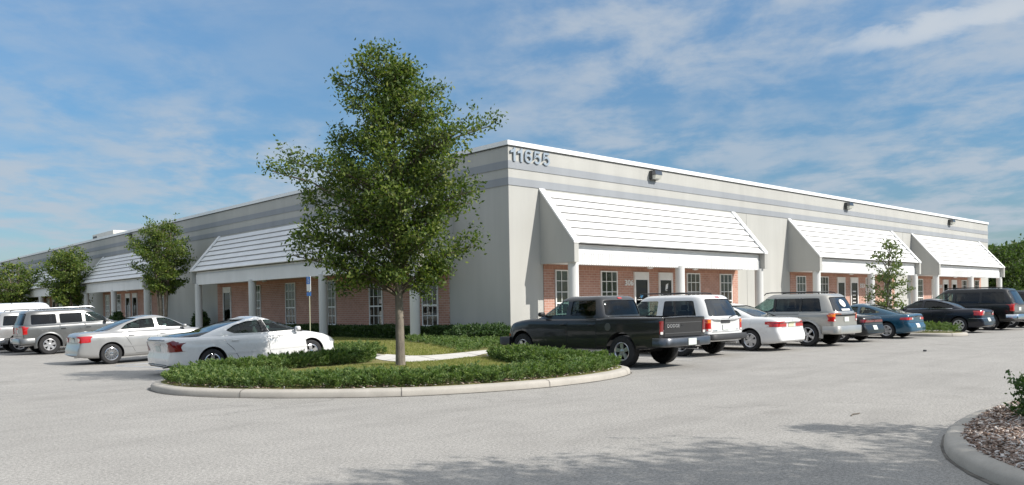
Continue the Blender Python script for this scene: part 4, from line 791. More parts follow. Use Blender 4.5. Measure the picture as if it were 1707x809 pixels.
def boolean(o, cutters):
    """cut step by step; a step whose result has lost the body is redone with a nudged cutter"""
    def area(me): return sum(p.area for p in me.polygons)
    for c in cutters:
        done = False
        for k in range(5):
            solver = 'EXACT' if k < 4 else 'FAST'
            md = o.modifiers.new('b', 'BOOLEAN'); md.operation = 'DIFFERENCE'; md.solver = solver; md.object = c
            bpy.context.view_layer.update(); dg = bpy.context.evaluated_depsgraph_get(); me = bpy.data.meshes.new_from_object(o.evaluated_get(dg)); o.modifiers.clear()
            A, B = area(me), area(o.data); bm = bmesh.new(); bm.from_mesh(me); op = sum(1 for e in bm.edges if len(e.link_faces) != 2); v1 = abs(bm.calc_volume()); bm.free()
            zt0, zt1 = max(v.co.z for v in o.data.vertices), max([v.co.z for v in me.vertices] or [0]); xr0 = [v.co.x for v in o.data.vertices if v.co.z > zt0 - .12]; xr1 = [v.co.x for v in me.vertices if v.co.z > zt0 - .12] or [0]
            bed = getattr(c, 'is_bed', False); same = abs(zt0 - zt1) < .03 and abs(min(xr0) - min(xr1)) < .25 and abs(max(xr0) - max(xr1)) < .25
            if A > .72 * B and abs(A - B) > 1e-4 and op < 6 and v1 > .01 and (same or len(me.vertices) > 4 * len(o.data.vertices)): done = True
            if done: break
            c.location = c.location + Vector((.0013, .0017, .0011)); print('retry', k, round(A, 2), round(B, 2), op, same)
        if A > .3 * B: o.data = me
        if not done: print('CUT NOT CLEAN', o.name)
    me = o.data
    for c in cutters: bpy.data.objects.remove(c)
    bpy.data.objects.remove(o); return me
def prism_obj(poly, a0, a1, view, mats, mi):
    mb = MB(); put = {'S': lambda x, z, h: (x, h, z), 'B': lambda y, z, h: (h, y, z)}[view]; mb.prism(poly, a0, a1, put); return mk(mb.v, mb.f, mats, mi)
def rnd(poly, n=2, r=None):
    r = r or {1: .02, 2: .055}.get(n, .05); out = []; m_ = len(poly)
    for i in range(m_):
        a, b, c = Vector(poly[i - 1]), Vector(poly[i]), Vector(poly[(i + 1) % m_]); r1 = min(r, (a - b).length * .4); r2 = min(r, (c - b).length * .4); p, q = b + (a - b).normalized() * r1, b + (c - b).normalized() * r2
        for t in (0, .33, .67, 1): out.append(tuple(p * (1 - t) ** 2 + b * 2 * t * (1 - t) + q * t * t))
    return out
def grow(poly, d):
    c = Vector((sum(p[0] for p in poly) / len(poly), sum(p[1] for p in poly) / len(poly))); out = []; n = len(poly)
    area = sum(poly[i][0] * poly[(i + 1) % n][1] - poly[(i + 1) % n][0] * poly[i][1] for i in range(n)); sg = 1 if area > 0 else -1
    for i in range(n):
        a, b, e = Vector(poly[i - 1]), Vector(poly[i]), Vector(poly[(i + 1) % n]); t1, t2 = (b - a).normalized(), (e - b).normalized(); nr = Vector((t1.y + t2.y, -t1.x - t2.x)); nr = nr.normalized() * sg if nr.length > 1e-6 else Vector((0, 0)); out.append(tuple(b + nr * d))
    return out
def decal(bvh, poly, view, off, step=.06, skirt=.012):
    """project a 2D outline onto the body surface, standing off by off, with a turned-in rim"""
    n = len(poly); P = np.array(poly); mn, mx = P.min(0), P.max(0); gx = np.arange(mn[0] + step / 2, mx[0], step); gy = np.arange(mn[1] + step / 2, mx[1], step)
    G = np.array([(a, b) for a in gx for b in gy]).reshape(-1, 2)
    if len(G): G = G[poly_contains(poly, G)]
    if len(G): G = G[edge_dist(poly, G) > step * .3]
    # densify the outline
    ring = []
    for i in range(n):
        a, b = Vector(poly[i]), Vector(poly[(i + 1) % n]); k = max(1, int((b - a).length / step))
        for j in range(k): ring.append(a.lerp(b, j / k))
    r = delaunay_2d_cdt(ring + [Vector(g) for g in G], [], [list(range(len(ring)))], 1, 1e-5); V = []; ok = []
    for v in r[0]:
        if view in 'LR': s = 1 if view == 'L' else -1; o = Vector((v.x, 3 * s, v.y)); d = Vector((0, -s, 0))
        elif view == 'B': o = Vector((-3, v.x, v.y)); d = Vector((1, 0, 0))
        elif view == 'F': o = Vector((9, v.x, v.y)); d = Vector((-1, 0, 0))
        else: o = Vector((v.x, v.y, 4)); d = Vector((0, 0, -1))
        h = bvh.ray_cast(o, d); ok.append(h[0] is not None and h[1].dot(d) < -.08); 
        if h[0] is not None: nn_ = h[1] if h[1].dot(d) < 0 else -h[1]; V.append(h[0] + (nn_ * .75 - d * .25).normalized() * off)
        else: V.append(Vector((0, 0, 0)))
        dd = d
    F = [tuple(f) for f in r[2] if all(ok[i] for i in f)]
    ec = {}
    for f in F:
        for i in range(len(f)):
            e = (f[i], f[(i + 1) % len(f)]); k = (min(e), max(e)); ec[k] = ec.get(k, 0) + 1
    nv = len(V); V2 = [tuple(v) for v in V] + [tuple(v + dd * skirt) for v in V]; F += [(a, b, b + nv, a + nv) for (a, b), c in ec.items() if c == 1]
    used = sorted({i for f in F for i in f}); mp = {i: k for k, i in enumerate(used)}; return [V2[i] for i in used], [tuple(mp[i] for i in f) for f in F]
def vehicle(name, label, S, loc, rotz, pitch=0.0, group=None, cat='car'):
    root = empty(name, loc, (0, -pitch, rotz), label, cat, group); root.rotation_mode = 'XYZ'
    L, W, H = S['L'], S['W'], S['H']; ax = S['ax']; fx = ax + S['wb']; wr = S['wr']; pm = S['paint']; mats = [pm, 'under', 'trim', S.get('bedmat', 'under')]; DX = -L / 2
    V, F = lower_body(S); lo = mk(V, F, mats); GV, GF = gh_mesh(S); gh = mk(GV, GF, mats)
    bm = bmesh.new(); bm.from_mesh(lo.data); bm.from_mesh(gh.data); bvh = BVHTree.FromBMesh(bm); bm.free()
    bl = bmesh.new(); bl.from_mesh(lo.data); bvl = BVHTree.FromBMesh(bl); bl.free()
    cut = []
    for x in (ax, fx):
        for s in (1, -1):
            mb = MB(); mb.lathe([(wr + S.get('gap', .055), s * (W / 2 - .30)), (wr + S.get('gap', .055), s * (W / 2 + .2))], (x, 0, wr + .01), 'y', 36); cut.append(mk(mb.v, mb.f, mats, 1))
    if 'bed' in S:
        x0, x1, yy, zz = S['bed']; mb = MB(); mb.box((x0, -yy, zz), (x1, yy, 2.0)); cut.append(mk(mb.v, mb.f, mats, 3))
    m1 = boolean(lo, cut)
    IV, IF = gh_mesh(S, .045); inner = mk(IV, IF, mats, 2); cut = [inner]
    for p in S['side']: cut.append(prism_obj(rnd(p), -1.5, 1.5, 'S', mats, 2))
    xm = (S['gh'][0][1] + S['gh'][0][2]) / 2
    rw = [(a, b) for a, b in S['rearwin']]; ws = S['wind']
    cut.append(prism_obj(rnd(rw), -1, min(xm, S['gh'][-1][1] + .5), 'B', mats, 2)); cut.append(prism_obj(rnd(ws), max(xm, S['gh'][-1][2] - .5), L + 1, 'B', mats, 2))
    m2 = boolean(gh, cut)
    bm = bmesh.new(); bm.from_mesh(m1); bm.from_mesh(m2); bmesh.ops.translate(bm, verts=bm.verts, vec=(DX, 0, 0)); me = bpy.data.meshes.new('body'); bm.to_mesh(me); bm.free(); link(me, 'body', mats, root, 38)
    def part(pn, VF, mat, parent=root, sm=40, lab=None):
        V_, F_ = VF
        if not F_: return parent
        me_ = bpy.data.meshes.new(pn); me_.from_pydata([(v[0] + DX, v[1], v[2]) for v in V_], [], F_); b_ = bmesh.new(); b_.from_mesh(me_); bmesh.ops.recalc_face_normals(b_, faces=b_.faces); b_.to_mesh(me_); b_.free()
        o_ = link(me_, pn, mat, parent, sm)
        if lab: o_['label'] = lab
        return o_
    def mpart(pn, mb_, mat, parent=root, sm=40, bev=0):
        mb_.v = [(v[0] + DX, v[1], v[2]) for v in mb_.v]; return mb_.build(pn, mat, parent, sm, bev)
    def D(poly, view, off, step=.06, skirt=.012, r=0, b=None): return decal(b or bvh, rnd(poly, r) if r else poly, view, off, step, skirt)
    def join(*vf):
        V_, F_ = [], []
        for v, f in vf: n_ = len(V_); V_ += v; F_ += [tuple(i + n_ for i in q) for q in f]
        return V_, F_
    gl = S.get('glass', 'glass'); 
    for k, p in enumerate(S['side']):
        g = grow(rnd(p), .012)
        for sd_ in 'LR': part('side_window', D(g, sd_, -.014, .08, .004), S.get('sideglass', [gl] * 9)[k], sm=60)
    part('rear_window', D(grow(rnd(rw), .012), 'B', -.014, .08, .004), S.get('rearglass', gl), sm=60); part('windshield', D(grow(rnd(ws), .012), 'F', -.014, .08, .004), gl, sm=60)
    for p in S.get('pillar', []):
        for sd_ in 'LR': part('pillar_trim', D(p, sd_, .002, .08), 'trim')
    # interior
    bz0 = bz = S['gh'][0][0] + .055; gx0, gx1 = S['gh'][1][1], S['gh'][1][2]; mb = MB(); mb.box((gx0 + .12, -S['gh'][1][3] + .06, bz - .03), (gx1 - .1, S['gh'][1][3] - .06, bz)); mpart('interior_floor', mb, 'trim')
    sm_ = S.get('seat', 'seat_g'); sx = S.get('seatx', [gx1 - 1.55, gx1 - 2.45])
    for k, x in enumerate(sx):
        for y in ((.36, -.36) if k == 0 else (.38, -.38)):
            bz = bz0 - (0 if k == 0 else S.get('rdrop', .0))
            mb = MB(); mb.prism([(x - .05, bz - .05), (x + .08, bz - .05), (x - .04, bz + .18), (x - .14, bz + .17)], y - .22, y + .22, lambda a, b, h: (a, h, b)); st = mpart('seat', mb, sm_, root, 40, .03)
            mb = MB(); mb.prism([(x - .13, bz + .20), (x - .03, bz + .20), (x - .06, bz + .36), (x - .15, bz + .35)], y - .12, y + .12, lambda a, b, h: (a, h, b)); mpart('headrest', mb, sm_, st, 40, .03)
    bz = bz0; mb = MB(); c_ = Vector((gx1 - .95, .36, bz + .03)); mb.tube([c_ + Vector((.06 * -math.sin(t), .17 * math.cos(t), .16 * math.sin(t))) for t in np.linspace(0, 6.283, 20)], .014, 6, cap=False); mpart('steering_wheel', mb, 'trim')
    mb = MB(); mb.prism([(gx1 - .85, bz), (gx1 - .28, bz), (gx1 - .38, bz + .05), (gx1 - .80, bz + .06)], -.62, .62, lambda a, b, h: (a, h, b)); mpart('dashboard', mb, 'trim')
    # doors
    seam = 'seam_l' if S.get('lightseam') else 'seam'
    for d in S['doors']:
        for sd_ in 'LR':
            sg = 1 if sd_ == 'L' else -1; gq = grow(d['p'], .013); fr_ = D(gq, sd_, .0012, .09, .004, b=bvl); dr = part('door', D(d['p'], sd_, .0045, .07, .006, b=bvl), pm, sm=60); part('door_gap', fr_, seam, dr)
            hx, hz = d['h']; mb = MB(); h_ = bvh.ray_cast(Vector((hx, 3 * sg, hz)), Vector((0, -sg, 0)))[0]
            if h_: mb.box((hx - .09, h_.y - .004, hz - .017), (hx + .09, h_.y + .028 * sg, hz + .017)); mpart('handle', mb, S.get('handle', pm), dr, 40, .008)
            if 'mold' in S: z_ = S['mold']; xx = [p[0] for p in d['p']]; part('side_moulding', D([(min(xx) + .02, z_), (max(xx) - .02, z_), (max(xx) - .02, z_ + .05), (min(xx) + .02, z_ + .05)], sd_, .012, .1, b=bvl), S.get('moldmat', pm), dr)
    # lamps
    for pn, key in (('tail_light', 'tl'), ('headlight', 'hl')):
        if key not in S: continue
        for sg, sd_ in ((1, 'L'), (-1, 'R')):
            vf = []
            if 'side' in S[key]: vf.append(D(S[key]['side'], sd_, .010, .025, .02, r=1))
            if 'face' in S[key]: vf.append(D([(y * sg, z) for y, z in S[key]['face']], 'B' if key == 'tl' else 'F', .010, .025, .02, r=1))
            tl = part(pn, join(*vf), S[key].get('mat', 'red' if key == 'tl' else 'headl'))
            for q in S[key].get('sub', []):
                part(q[0], join(D([(y * sg, z) for y, z in q[1]], 'B' if key == 'tl' else 'F', .014, .03, r=1), *([D(q[3], sd_, .014, .03, r=1)] if len(q) > 3 else [])), q[2], tl)
    for q in S.get('decals', []): part(q[0], D(q[1], q[2], q[3], q[4] if len(q) > 4 else .06, b=bvl if q[2] in 'B' and q[0] not in ('high_brake_light', 'rear_wiper', 'bow_trim', 'spare_wheel_cover') else None, r=q[6] if len(q) > 6 else 0), q[5] if len(q) > 5 else 'trim')
    # plate
    if 'platepos' in S:
        y, z = S['platepos']; part('license_plate', D([(y - .155, z - .075), (y + .155, z - .075), (y + .155, z + .075), (y - .155, z + .075)], 'B', S.get('plateoff', .012), .05), S.get('plate', 'plate'))
    # bumpers
    for (end, z0, z1, out_, ln, mt, y_) in S.get('bumper', []):
        w_ = W / 2 + y_; e = 1 if end == 'r' else -1; X0 = -out_ if end == 'r' else L + out_; path = []
        for t in np.linspace(-1, 1, 25):
            a = abs(t); s_ = math.copysign(1, t)
            if a > .72: u = (a - .72) / .28; yy = s_ * w_; xx = X0 + e * (.16 + (ln - .16) * u)
            else:
                u = a / .72; yy = s_ * w_ * (min(1, u * 1.06) if u < .9 else .954 + .046 * (u - .9) / .1); xx = X0 + e * (.05 * u ** 2 + (.11 * max(0, (u - .8) / .2) ** 2))
            path.append((xx, yy))
        mb = MB(); sec = [(0, z0 + .02), (0, z1 - .02), (.02, z1), (.14, z1), (.14, z0 - .0), (.03, z0)]; k = len(sec); vs = []
        for i, (x, y) in enumerate(path):
            a, b = Vector(path[max(0, i - 1)]), Vector(path[min(len(path) - 1, i + 1)]); t = (b - a).normalized(); nn = Vector((t.y, -t.x)) * e
            for o_, z in sec: vs.append((x + nn.x * o_, y + nn.y * o_, z))
        mb.add(vs, [(i * k + j, i * k + (j + 1) % k, (i + 1) * k + (j + 1) % k, (i + 1) * k + j) for i in range(len(path) - 1) for j in range(k)] + [tuple(range(k)), tuple((len(path) - 1) * k + j for j in range(k))]); mpart('rear_bumper' if end == 'r' else 'front_bumper', mb, mt, root, 50)
    for (x0, R_, wd, mt) in S.get('flare', []):
        for sg in (1, -1):
            mb = MB(); vs = []; n = 22
            h_ = bvl.ray_cast(Vector((x0 + R_ + .05, 3 * sg, wr + .25)), Vector((0, -sg, 0)))[0]; yb = abs(h_.y) if h_ else W / 2
            for i in range(n):
                t = math.radians(-12 + 204 * i / (n - 1)); 
                for o_, yy in ((0, yb - .08), (0, yb + .035), (wd * .55, yb + .03), (wd, yb - .06)): vs.append((x0 + (R_ + o_) * math.cos(t), sg * yy, wr + (R_ + o_) * math.sin(t)))
            mb.add(vs, [(i * 4 + j, i * 4 + j + 1, (i + 1) * 4 + j + 1, (i + 1) * 4 + j) for i in range(n - 1) for j in range(3)]); mpart('fender_flare', mb, mt, root, 60)
    # mirrors
    mx_, mz = S['mirror']
    for sg in (1, -1):
        mb = MB(); y0 = S['gh'][1][3] * .98; mb.box((mx_ - .05, sg * (y0 + .05) if sg > 0 else -(y0 + .22), mz - .01), (mx_ + .07, (y0 + .22) if sg > 0 else -(y0 + .05), mz + .105)); mr = mpart('side_mirror', mb, S.get('mirmat', pm), root, 40, .035)
        mb = MB(); mb.box((mx_ - .01, sg * (y0 - .04) if sg > 0 else -(y0 + .08), mz), (mx_ + .05, (y0 + .08) if sg > 0 else -(y0 - .04), mz + .03)); mpart('mirror_arm', mb, 'trim', mr)
    # wheels
    tw = S.get('tw', .205); R0 = wr; rr = S.get('rim', wr * .64); ns = S.get('spokes', 5)
    def wheel_mesh():
        mb = MB(); h = tw / 2; mb.lathe([(rr, -h * .85), (rr + .02, -h), (R0 - .03, -h), (R0 - .006, -h * .82), (R0, -h * .5), (R0, h * .5), (R0 - .006, h * .82), (R0 - .03, h), (rr + .02, h), (rr, h * .85), (rr - .02, h * .4), (rr - .02, -h * .6)], (0, 0, 0), 'y', 40, close=True)
        me_ = mb.mesh('wheel'); mb = MB(); mb.lathe([(rr - .005, h * .80), (rr + .006, h * .92), (rr - .006, h * .97), (rr - .025, h * .80), (rr - .03, h * .2), (rr - .02, h * .1)], (0, 0, 0), 'y', 40, close=True); mb.lathe([(.055, h * .5), (.055, h * .78), (.03, h * .84)], (0, 0, 0), 'y', 20)
        for k in range(ns):
            t = 2 * math.pi * k / ns + .3; sw_ = S.get('sw', .045); sk = S.get('swirl', 0)
            def P(r, o, hh, tt=t): tq = tt + sk * (r / rr); return (r * math.cos(tq) - o * math.sin(tq), hh, r * math.sin(tq) + o * math.cos(tq))
            a0, a1 = .045, rr - .012; o0, o1 = sw_ * .62, sw_ * S.get('flarek', 1.0); f = [P(a0, -o0, h * .78), P(a0, o0, h * .78), P(a1, o1, h * .84), P(a1, -o1, h * .84)]; b = [P(a0, -o0, h * .45), P(a0, o0, h * .45), P(a1, o1, h * .45), P(a1, -o1, h * .45)]
            mb.add(f + b, [(0, 1, 2, 3), (7, 6, 5, 4), (0, 4, 5, 1), (1, 5, 6, 2), (2, 6, 7, 3), (3, 7, 4, 0)])
        rm = mb.mesh('rim'); mb = MB(); mb.lathe([(rr - .02, h * .15), (.0001, h * .15)], (0, 0, 0), 'y', 32); mb.lathe([(rr - .02, -h * .6), (.0001, -h * .6)], (0, 0, 0), 'y', 32); return me_, rm, mb.mesh('back_disc')  # plain dark discs close the wheel behind the spokes
    wm, rm, bkm = wheel_mesh(); wm.materials.append(M['rubber']); rm.materials.append(M[S.get('rimmat', 'rim')]); bkm.materials.append(M['under'])
    for me_ in (wm, rm): me_.polygons.foreach_set('use_smooth', np.ones(len(me_.polygons), bool)); me_.set_sharp_from_angle(angle=math.radians(35))
    for x in (ax, fx):
        for sg in (1, -1):
            w_ = bpy.data.objects.new('wheel', wm); C.objects.link(w_); w_.parent = root; w_.location = (x + DX, sg * (W / 2 - tw / 2 - .035), wr); w_.rotation_euler = (0, random.uniform(0, 6), 0 if sg > 0 else math.pi)
            for nm, mm in (('rim', rm), ('dark_back_disc', bkm)): q = bpy.data.objects.new(nm, mm); C.objects.link(q); q.parent = w_
    if 'rack' in S:
        x0, x1, yy, zz, bars = S['rack']; mb = MB()
        for s in (1, -1): mb.tube([(x0 - .06, s * yy, zz - .05), (x0, s * yy, zz + .01), (x0 + .15, s * yy, zz + .03), (x1 - .15, s * yy, zz + .03), (x1, s * yy, zz + .01), (x1 + .06, s * yy, zz - .05)], .018, 8)
        for x in bars: mb.tube([(x, -yy, zz + .035), (x, yy, zz + .035)], .017, 8)
        mpart('roof_rack', mb, S.get('rackmat', 'trim'))
    # underside: axle, exhaust
    mb = MB(); mb.tube([(ax, -W / 2 + .2, wr * .95), (ax, W / 2 - .2, wr * .95)], .045, 8); mb.tube([(ax, 0, wr * .9 - .02), (ax, 0, wr * .9 + .02)], .09, 8); mpart('rear_axle', mb, 'under')
    ey, ez = S.get('exhaust', (-.45, .27)); mb = MB(); mb.tube([(.06, ey, ez), (.8, ey, ez + .02)], .026, 10); mpart('exhaust', mb, 'chrome')
    return root, bvh, DX
def car_profile(L, H, k=1.0):
    fx, fz = L / 4.81, H / 1.49; q = lambda pts: [(a * fx, b * fz) for a, b in pts]; return fx, fz, q
def sedan(L, W, H, wb, paint, **o):
    fx, fz, q = car_profile(L, H); w = W / 2
    S = dict(L=L, W=W, H=H, wb=wb, ax=o.pop('ax', 1.04 * fx), wr=.315, paint=paint, top=q([(0, .90), (.10, .985), (.5, 1.02), (1.2, 1.02), (3.5, 1.0), (3.85, .97), (4.35, .86), (4.68, .74), (4.81, .62)]),
             bot=q([(0, .30), (.25, .24), (.7, .20), (4.1, .19), (4.6, .21), (4.81, .27)]), plan=[(0, w * .86), (.12 * fx, w * .92), (.5 * fx, w * .975), (1.1 * fx, w), (3.6 * fx, w), (4.2 * fx, w * .965), (4.6 * fx, w * .90), (L, w * .80)],
             tail=[(.2, .03), (.34, 0), (.55 * fz, .0), (.62 * fz, .055), (.97 * fz, .11), (1.1, .15)], nose=[(.2, .08), (.35, 0), (.55, .02), (.75, .14), (.9, .3)],
             gh=[(z * fz, a * fx, b * fx, c * w / .8975) for z, a, b, c in ((.95, .66, 3.86, .80), (1.03, .80, 3.74, .79), (1.12, 1.03, 3.58, .76), (1.25, 1.37, 3.30, .70), (1.36, 1.70, 3.04, .645), (1.43, 1.98, 2.84, .60), (1.47, 2.20, 2.68, .57))],
             side=[q([(1.36, 1.075), (2.44, 1.065), (2.41, 1.385), (2.0, 1.37), (1.58, 1.24)]), q([(2.55, 1.065), (3.42, 1.06), (3.02, 1.30), (2.84, 1.375), (2.52, 1.385)])],
             rearwin=[(-.66, 1.05 * fz), (.66, 1.05 * fz), (.54, 1.405 * fz), (-.54, 1.405 * fz)], wind=[(-.70, 1.06 * fz), (.70, 1.06 * fz), (.54, 1.40 * fz), (-.54, 1.40 * fz)],
             doors=[dict(p=q([(1.62, .62), (1.52, .80), (1.40, .985), (2.44, .99), (2.44, .30), (1.78, .30)]), h=(1.66 * fx, .88 * fz)), dict(p=q([(2.46, .30), (2.46, .99), (3.50, .975), (3.56, .30)]), h=(2.64 * fx, .88 * fz))],
             mirror=(3.33 * fx, 1.03 * fz), seatx=[2.55 * fx, 1.85 * fx], rdrop=.10, rearglass='glass_blue')
    S.update(o); return S
R90 = math.pi / 2
def park_right(name, label, S, xc, yaxle, **k): return vehicle(name, label, S, (xc, yaxle + S['L'] / 2 - S['ax'], .005), R90, group='vehicles parked nose in along the right side', **k)
def park_left(name, label, S, yc, xaxle, **k):
    xc = xaxle + S['L'] / 2 - S['ax']; zr, zf = gz(xaxle, yc), gz(xaxle + S['wb'], yc); p = (zf - zr) / S['wb']; return vehicle(name, label, S, (xc, yc, zr + p * (S['L'] / 2 - S['ax']) + .005), 0, pitch=p, group='vehicles parked nose in along the left side', **k)
# --- white sedan nearest on the left
w = .935
gp = sedan(5.04, 1.87, 1.42, 2.81, 'p_white', ax=1.16, wr=.33, lightseam=True, rim=.205, spokes=5, sw=.075, flarek=.7, glass='glass', rearglass='glass_blue', mold=.50,
    top=[(0, .93), (.08, 1.01), (.2, 1.015), (.6, .99), (1.3, .97), (3.5, .93), (4.0, .90), (4.6, .78), (4.9, .66), (5.04, .56)], tail=[(.2, .12), (.33, .03), (.5, 0), (.60, .05), (.95, .02), (1.05, .0)],
    gh=[(.90, .55, 4.02, .85), (.97, .68, 3.90, .83), (1.06, 1.0, 3.66, .79), (1.16, 1.35, 3.40, .74), (1.26, 1.75, 3.13, .68), (1.34, 2.12, 2.90, .62), (1.385, 2.4, 2.72, .58)],
    side=[[(1.60, 1.10), (1.80, 1.01), (2.66, .975), (2.55, 1.318), (2.2, 1.30), (1.85, 1.22)], [(2.78, .975), (3.72, .985), (3.30, 1.19), (3.0, 1.285), (2.67, 1.318)]],
    rearwin=[(-.68, .99), (.68, .99), (.50, 1.345), (-.50, 1.345)], wind=[(-.72, .985), (.72, .985), (.54, 1.33), (-.54, 1.33)],
    doors=[dict(p=[(1.72, .62), (1.56, .78), (1.50, .945), (2.66, .935), (2.74, .28), (1.92, .28)], h=(1.78, .83)), dict(p=[(2.76, .28), (2.68, .935), (3.76, .90), (3.84, .28)], h=(2.90, .82))],
    tl=dict(mat='dred', side=[(.05, .66), (.42, .66), (.34, .88), (.22, .95), (.10, .90)], face=[(.62, .67), (.92, .66), (.90, .92), (.80, .90)]), hl=dict(side=[(4.58, .60), (4.84, .56), (4.80, .66), (4.60, .74)], face=[(.5, .56), (.85, .58), (.78, .68), (.5, .66)]),
    pillar=[[(2.575, .985), (2.765, .985), (2.66, 1.318), (2.555, 1.318)]],
    decals=[('spoiler_edge', [(-.62, .945), (.62, .945), (.62, .965), (-.62, .965)], 'B', .006, .06, 'seam_l'), ('lower_valance', [(-.80, .25), (.80, .25), (.78, .33), (-.78, .33)], 'B', .012, .06, 'trim'), ('plate_recess', [(-.24, .82), (.24, .82), (.24, .86), (-.24, .86)], 'B', .014, .05, 'chrome')],
    platepos=(0, .735), rimmat='chrome', mirror=(3.55, .97), seatx=[2.85, 2.15], seat='seat_g')
park_left('white_sedan', 'white sedan parked closest to the tree island, dark red tail lights', gp, -.745, -11.9)
cam_s = sedan(4.81, 1.795, 1.49, 2.72, 'p_silver', wr=.32, lightseam=True, rim=.20, spokes=12, sw=.026, flarek=1.5, swirl=.45, rimmat='chrome', mold=.52, handle='p_silver',
    tl=dict(side=[(.06, .72), (.20, .71), (.36, .80), (.34, .86), (.14, .93), (.08, .93)], face=[(.52, .72), (.86, .72), (.84, .92), (.56, .92)], sub=[('reverse_light', [(.55, .77), (.72, .77), (.70, .86), (.58, .86)], 'clear')]),
    decals=[('trunk_seam', [(-.54, .70), (.54, .70), (.54, .708), (-.54, .708)], 'B', .004, .06, 'seam_l')], platepos=(0, .80))
park_left('silver_sedan', 'silver sedan with turbine pattern hubcaps between the white sedan and the grey off-roader', cam_s, 6.16, -12.29)
def suv(L, W, H, wb, ax, paint, belt, **o):
    w = W / 2; k = (H - belt)
    S = dict(L=L, W=W, H=H, wb=wb, ax=ax, wr=.37, paint=paint, boxy=True, crown=.02, gap=.07, gn=6.5, roofr=.07, top=[(0, belt), (.05, belt + .01), (L - 1.25, belt), (L - .95, belt - .02), (L - .35, belt - .12), (L - .1, belt - .2), (L, belt - .34)],
             bot=[(0, .42), (.3, .40), (.9, .34), (L - 1.1, .33), (L - .3, .36), (L, .42)], plan=[(0, w * .93), (.1, w * .965), (.5, w), (L - 1.2, w), (L - .5, w * .96), (L, w * .86)],
             tail=[(.3, .05), (.5, 0), (belt - .3, .02), (belt, .03), (belt + .2, .05)], nose=[(.3, .06), (.5, 0), (belt - .2, .05), (belt, .15)],
             gh=[(belt - .05, .04, L - 1.05, w * .965), (belt + .04, .06, L - 1.18, w * .955), (belt + k * .3, .14, L - 1.45, w * .91), (belt + k * .6, .25, L - 1.74, w * .85), (belt + k * .85, .36, L - 1.98, w * .795), (H - .02, .46, L - 2.12, w * .74)],
             rearwin=[(-w * .80, belt + .05), (w * .80, belt + .05), (w * .66, H - .13), (-w * .66, H - .13)], wind=[(-w * .80, belt + .06), (w * .80, belt + .06), (w * .66, H - .13), (-w * .66, H - .13)],
             mirror=(L - 1.62, belt + .03), seat='seat_g', tw=.235, exhaust=(-.5, .38), rround=.06)
    S.update(o); return S
def sidewins(xs, z0, z1, back, front):
    """window list from x spans; first leans with the tail, last follows the windshield"""
    out = []
    for i, (a, b) in enumerate(xs):
        p = [(a, z0), (b, z0), (b, z1), (a, z1)]
        if i == 0: p[3] = (a + back, z1)
        if i == len(xs) - 1: p = [p[0], (b, z0), (b - front * .72, z0 + (z1 - z0) * .72), (b - front, z1), p[3]]
        out.append(p)
    return out
def doors_suv(xs, belt, wa, ax, z=.36):
    out = []
    for i, (a, b) in enumerate(xs):
        p = [(a, z), (a, belt - .015), (b, belt - .015), (b, z)]
        if wa and i == 0: p = [(a + .22, z), (a + .13, .62), (a, .84), (a, belt - .015), (b, belt - .015), (b, z)]
        out.append(dict(p=p, h=(a + .13 if not (wa and i == 0) else a + .14, belt - .15)))
    return out
pf = suv(4.74, 1.85, 1.78, 2.85, 1.02, 'p_grey', 1.16, wr=.385, rim=.225, spokes=6, sw=.065, flarek=.8, gh=None, lightseam=True, mold=None)
pf.pop('mold'); g0 = suv(4.74, 1.85, 1.78, 2.85, 1.02, 'p_grey', 1.16)['gh']; pf['gh'] = [(z, a * .75, b, c) for z, a, b, c in g0]
pf.update(side=sidewins([(.42, 1.32), (1.44, 2.26), (2.38, 3.28)], 1.21, 1.60, .03, .42), doors=doors_suv([(1.40, 2.31), (2.33, 3.32)], 1.15, True, 1.02), sideglass=['privacy', 'privacy', 'glass'], rearglass='privacy',
    flare=[(1.02, .455, .10, 'p_grey'), (3.87, .455, .10, 'p_grey')], tl=dict(side=[(.03, .84), (.15, .84), (.15, 1.16), (.06, 1.16)], face=[(.76, .84), (.9, .84), (.89, 1.16), (.77, 1.16)]),
    bumper=[('r', .46, .70, .05, .55, 'p_grey', .01), ('f', .44, .66, .04, .5, 'p_grey', .0)], rack=(.7, 2.75, .62, 1.80, [1.1, 2.4]), rackmat='chrome', platepos=(0, .95), handle='trim',
    decals=[('hatch_seam', [(-.75, .76), (.75, .76), (.75, .772), (-.75, .772)], 'B', .004, .06, 'seam')])
park_left('grey_off_roader', 'grey four door off-roader with chrome roof rails, left of the silver sedan', pf, 14.83, -12.05, cat='car')
s2 = suv(4.6, 1.78, 1.74, 2.72, 1.0, 'p_silver', 1.10); s2.update(side=sidewins([(.42, 1.25), (1.36, 2.15), (2.27, 3.15)], 1.15, 1.56, .08, .42), doors=doors_suv([(1.32, 2.2), (2.22, 3.2)], 1.09, True, 1.0), sideglass=['privacy'] * 3, rearglass='glass_blue',
    tl=dict(side=[(.03, .80), (.16, .80), (.16, 1.06), (.05, 1.06)], face=[(.72, .80), (.87, .80), (.86, 1.06), (.73, 1.06)], sub=[('turn_signal', [(.73, .98), (.86, .98), (.86, 1.05), (.74, 1.05)], 'amber', [(.04, .98), (.15, .98), (.15, 1.05), (.05, 1.05)])]),
    bumper=[('r', .42, .64, .05, .5, 'p_silver', .01)], rack=(.8, 2.6, .58, 1.76, []), platepos=(.0, .86), spokes=6)
park_left('silver_off_roader', 'silver off-roader with amber and red tail light, mostly hidden behind the grey one', s2, 17.75, -12.5)
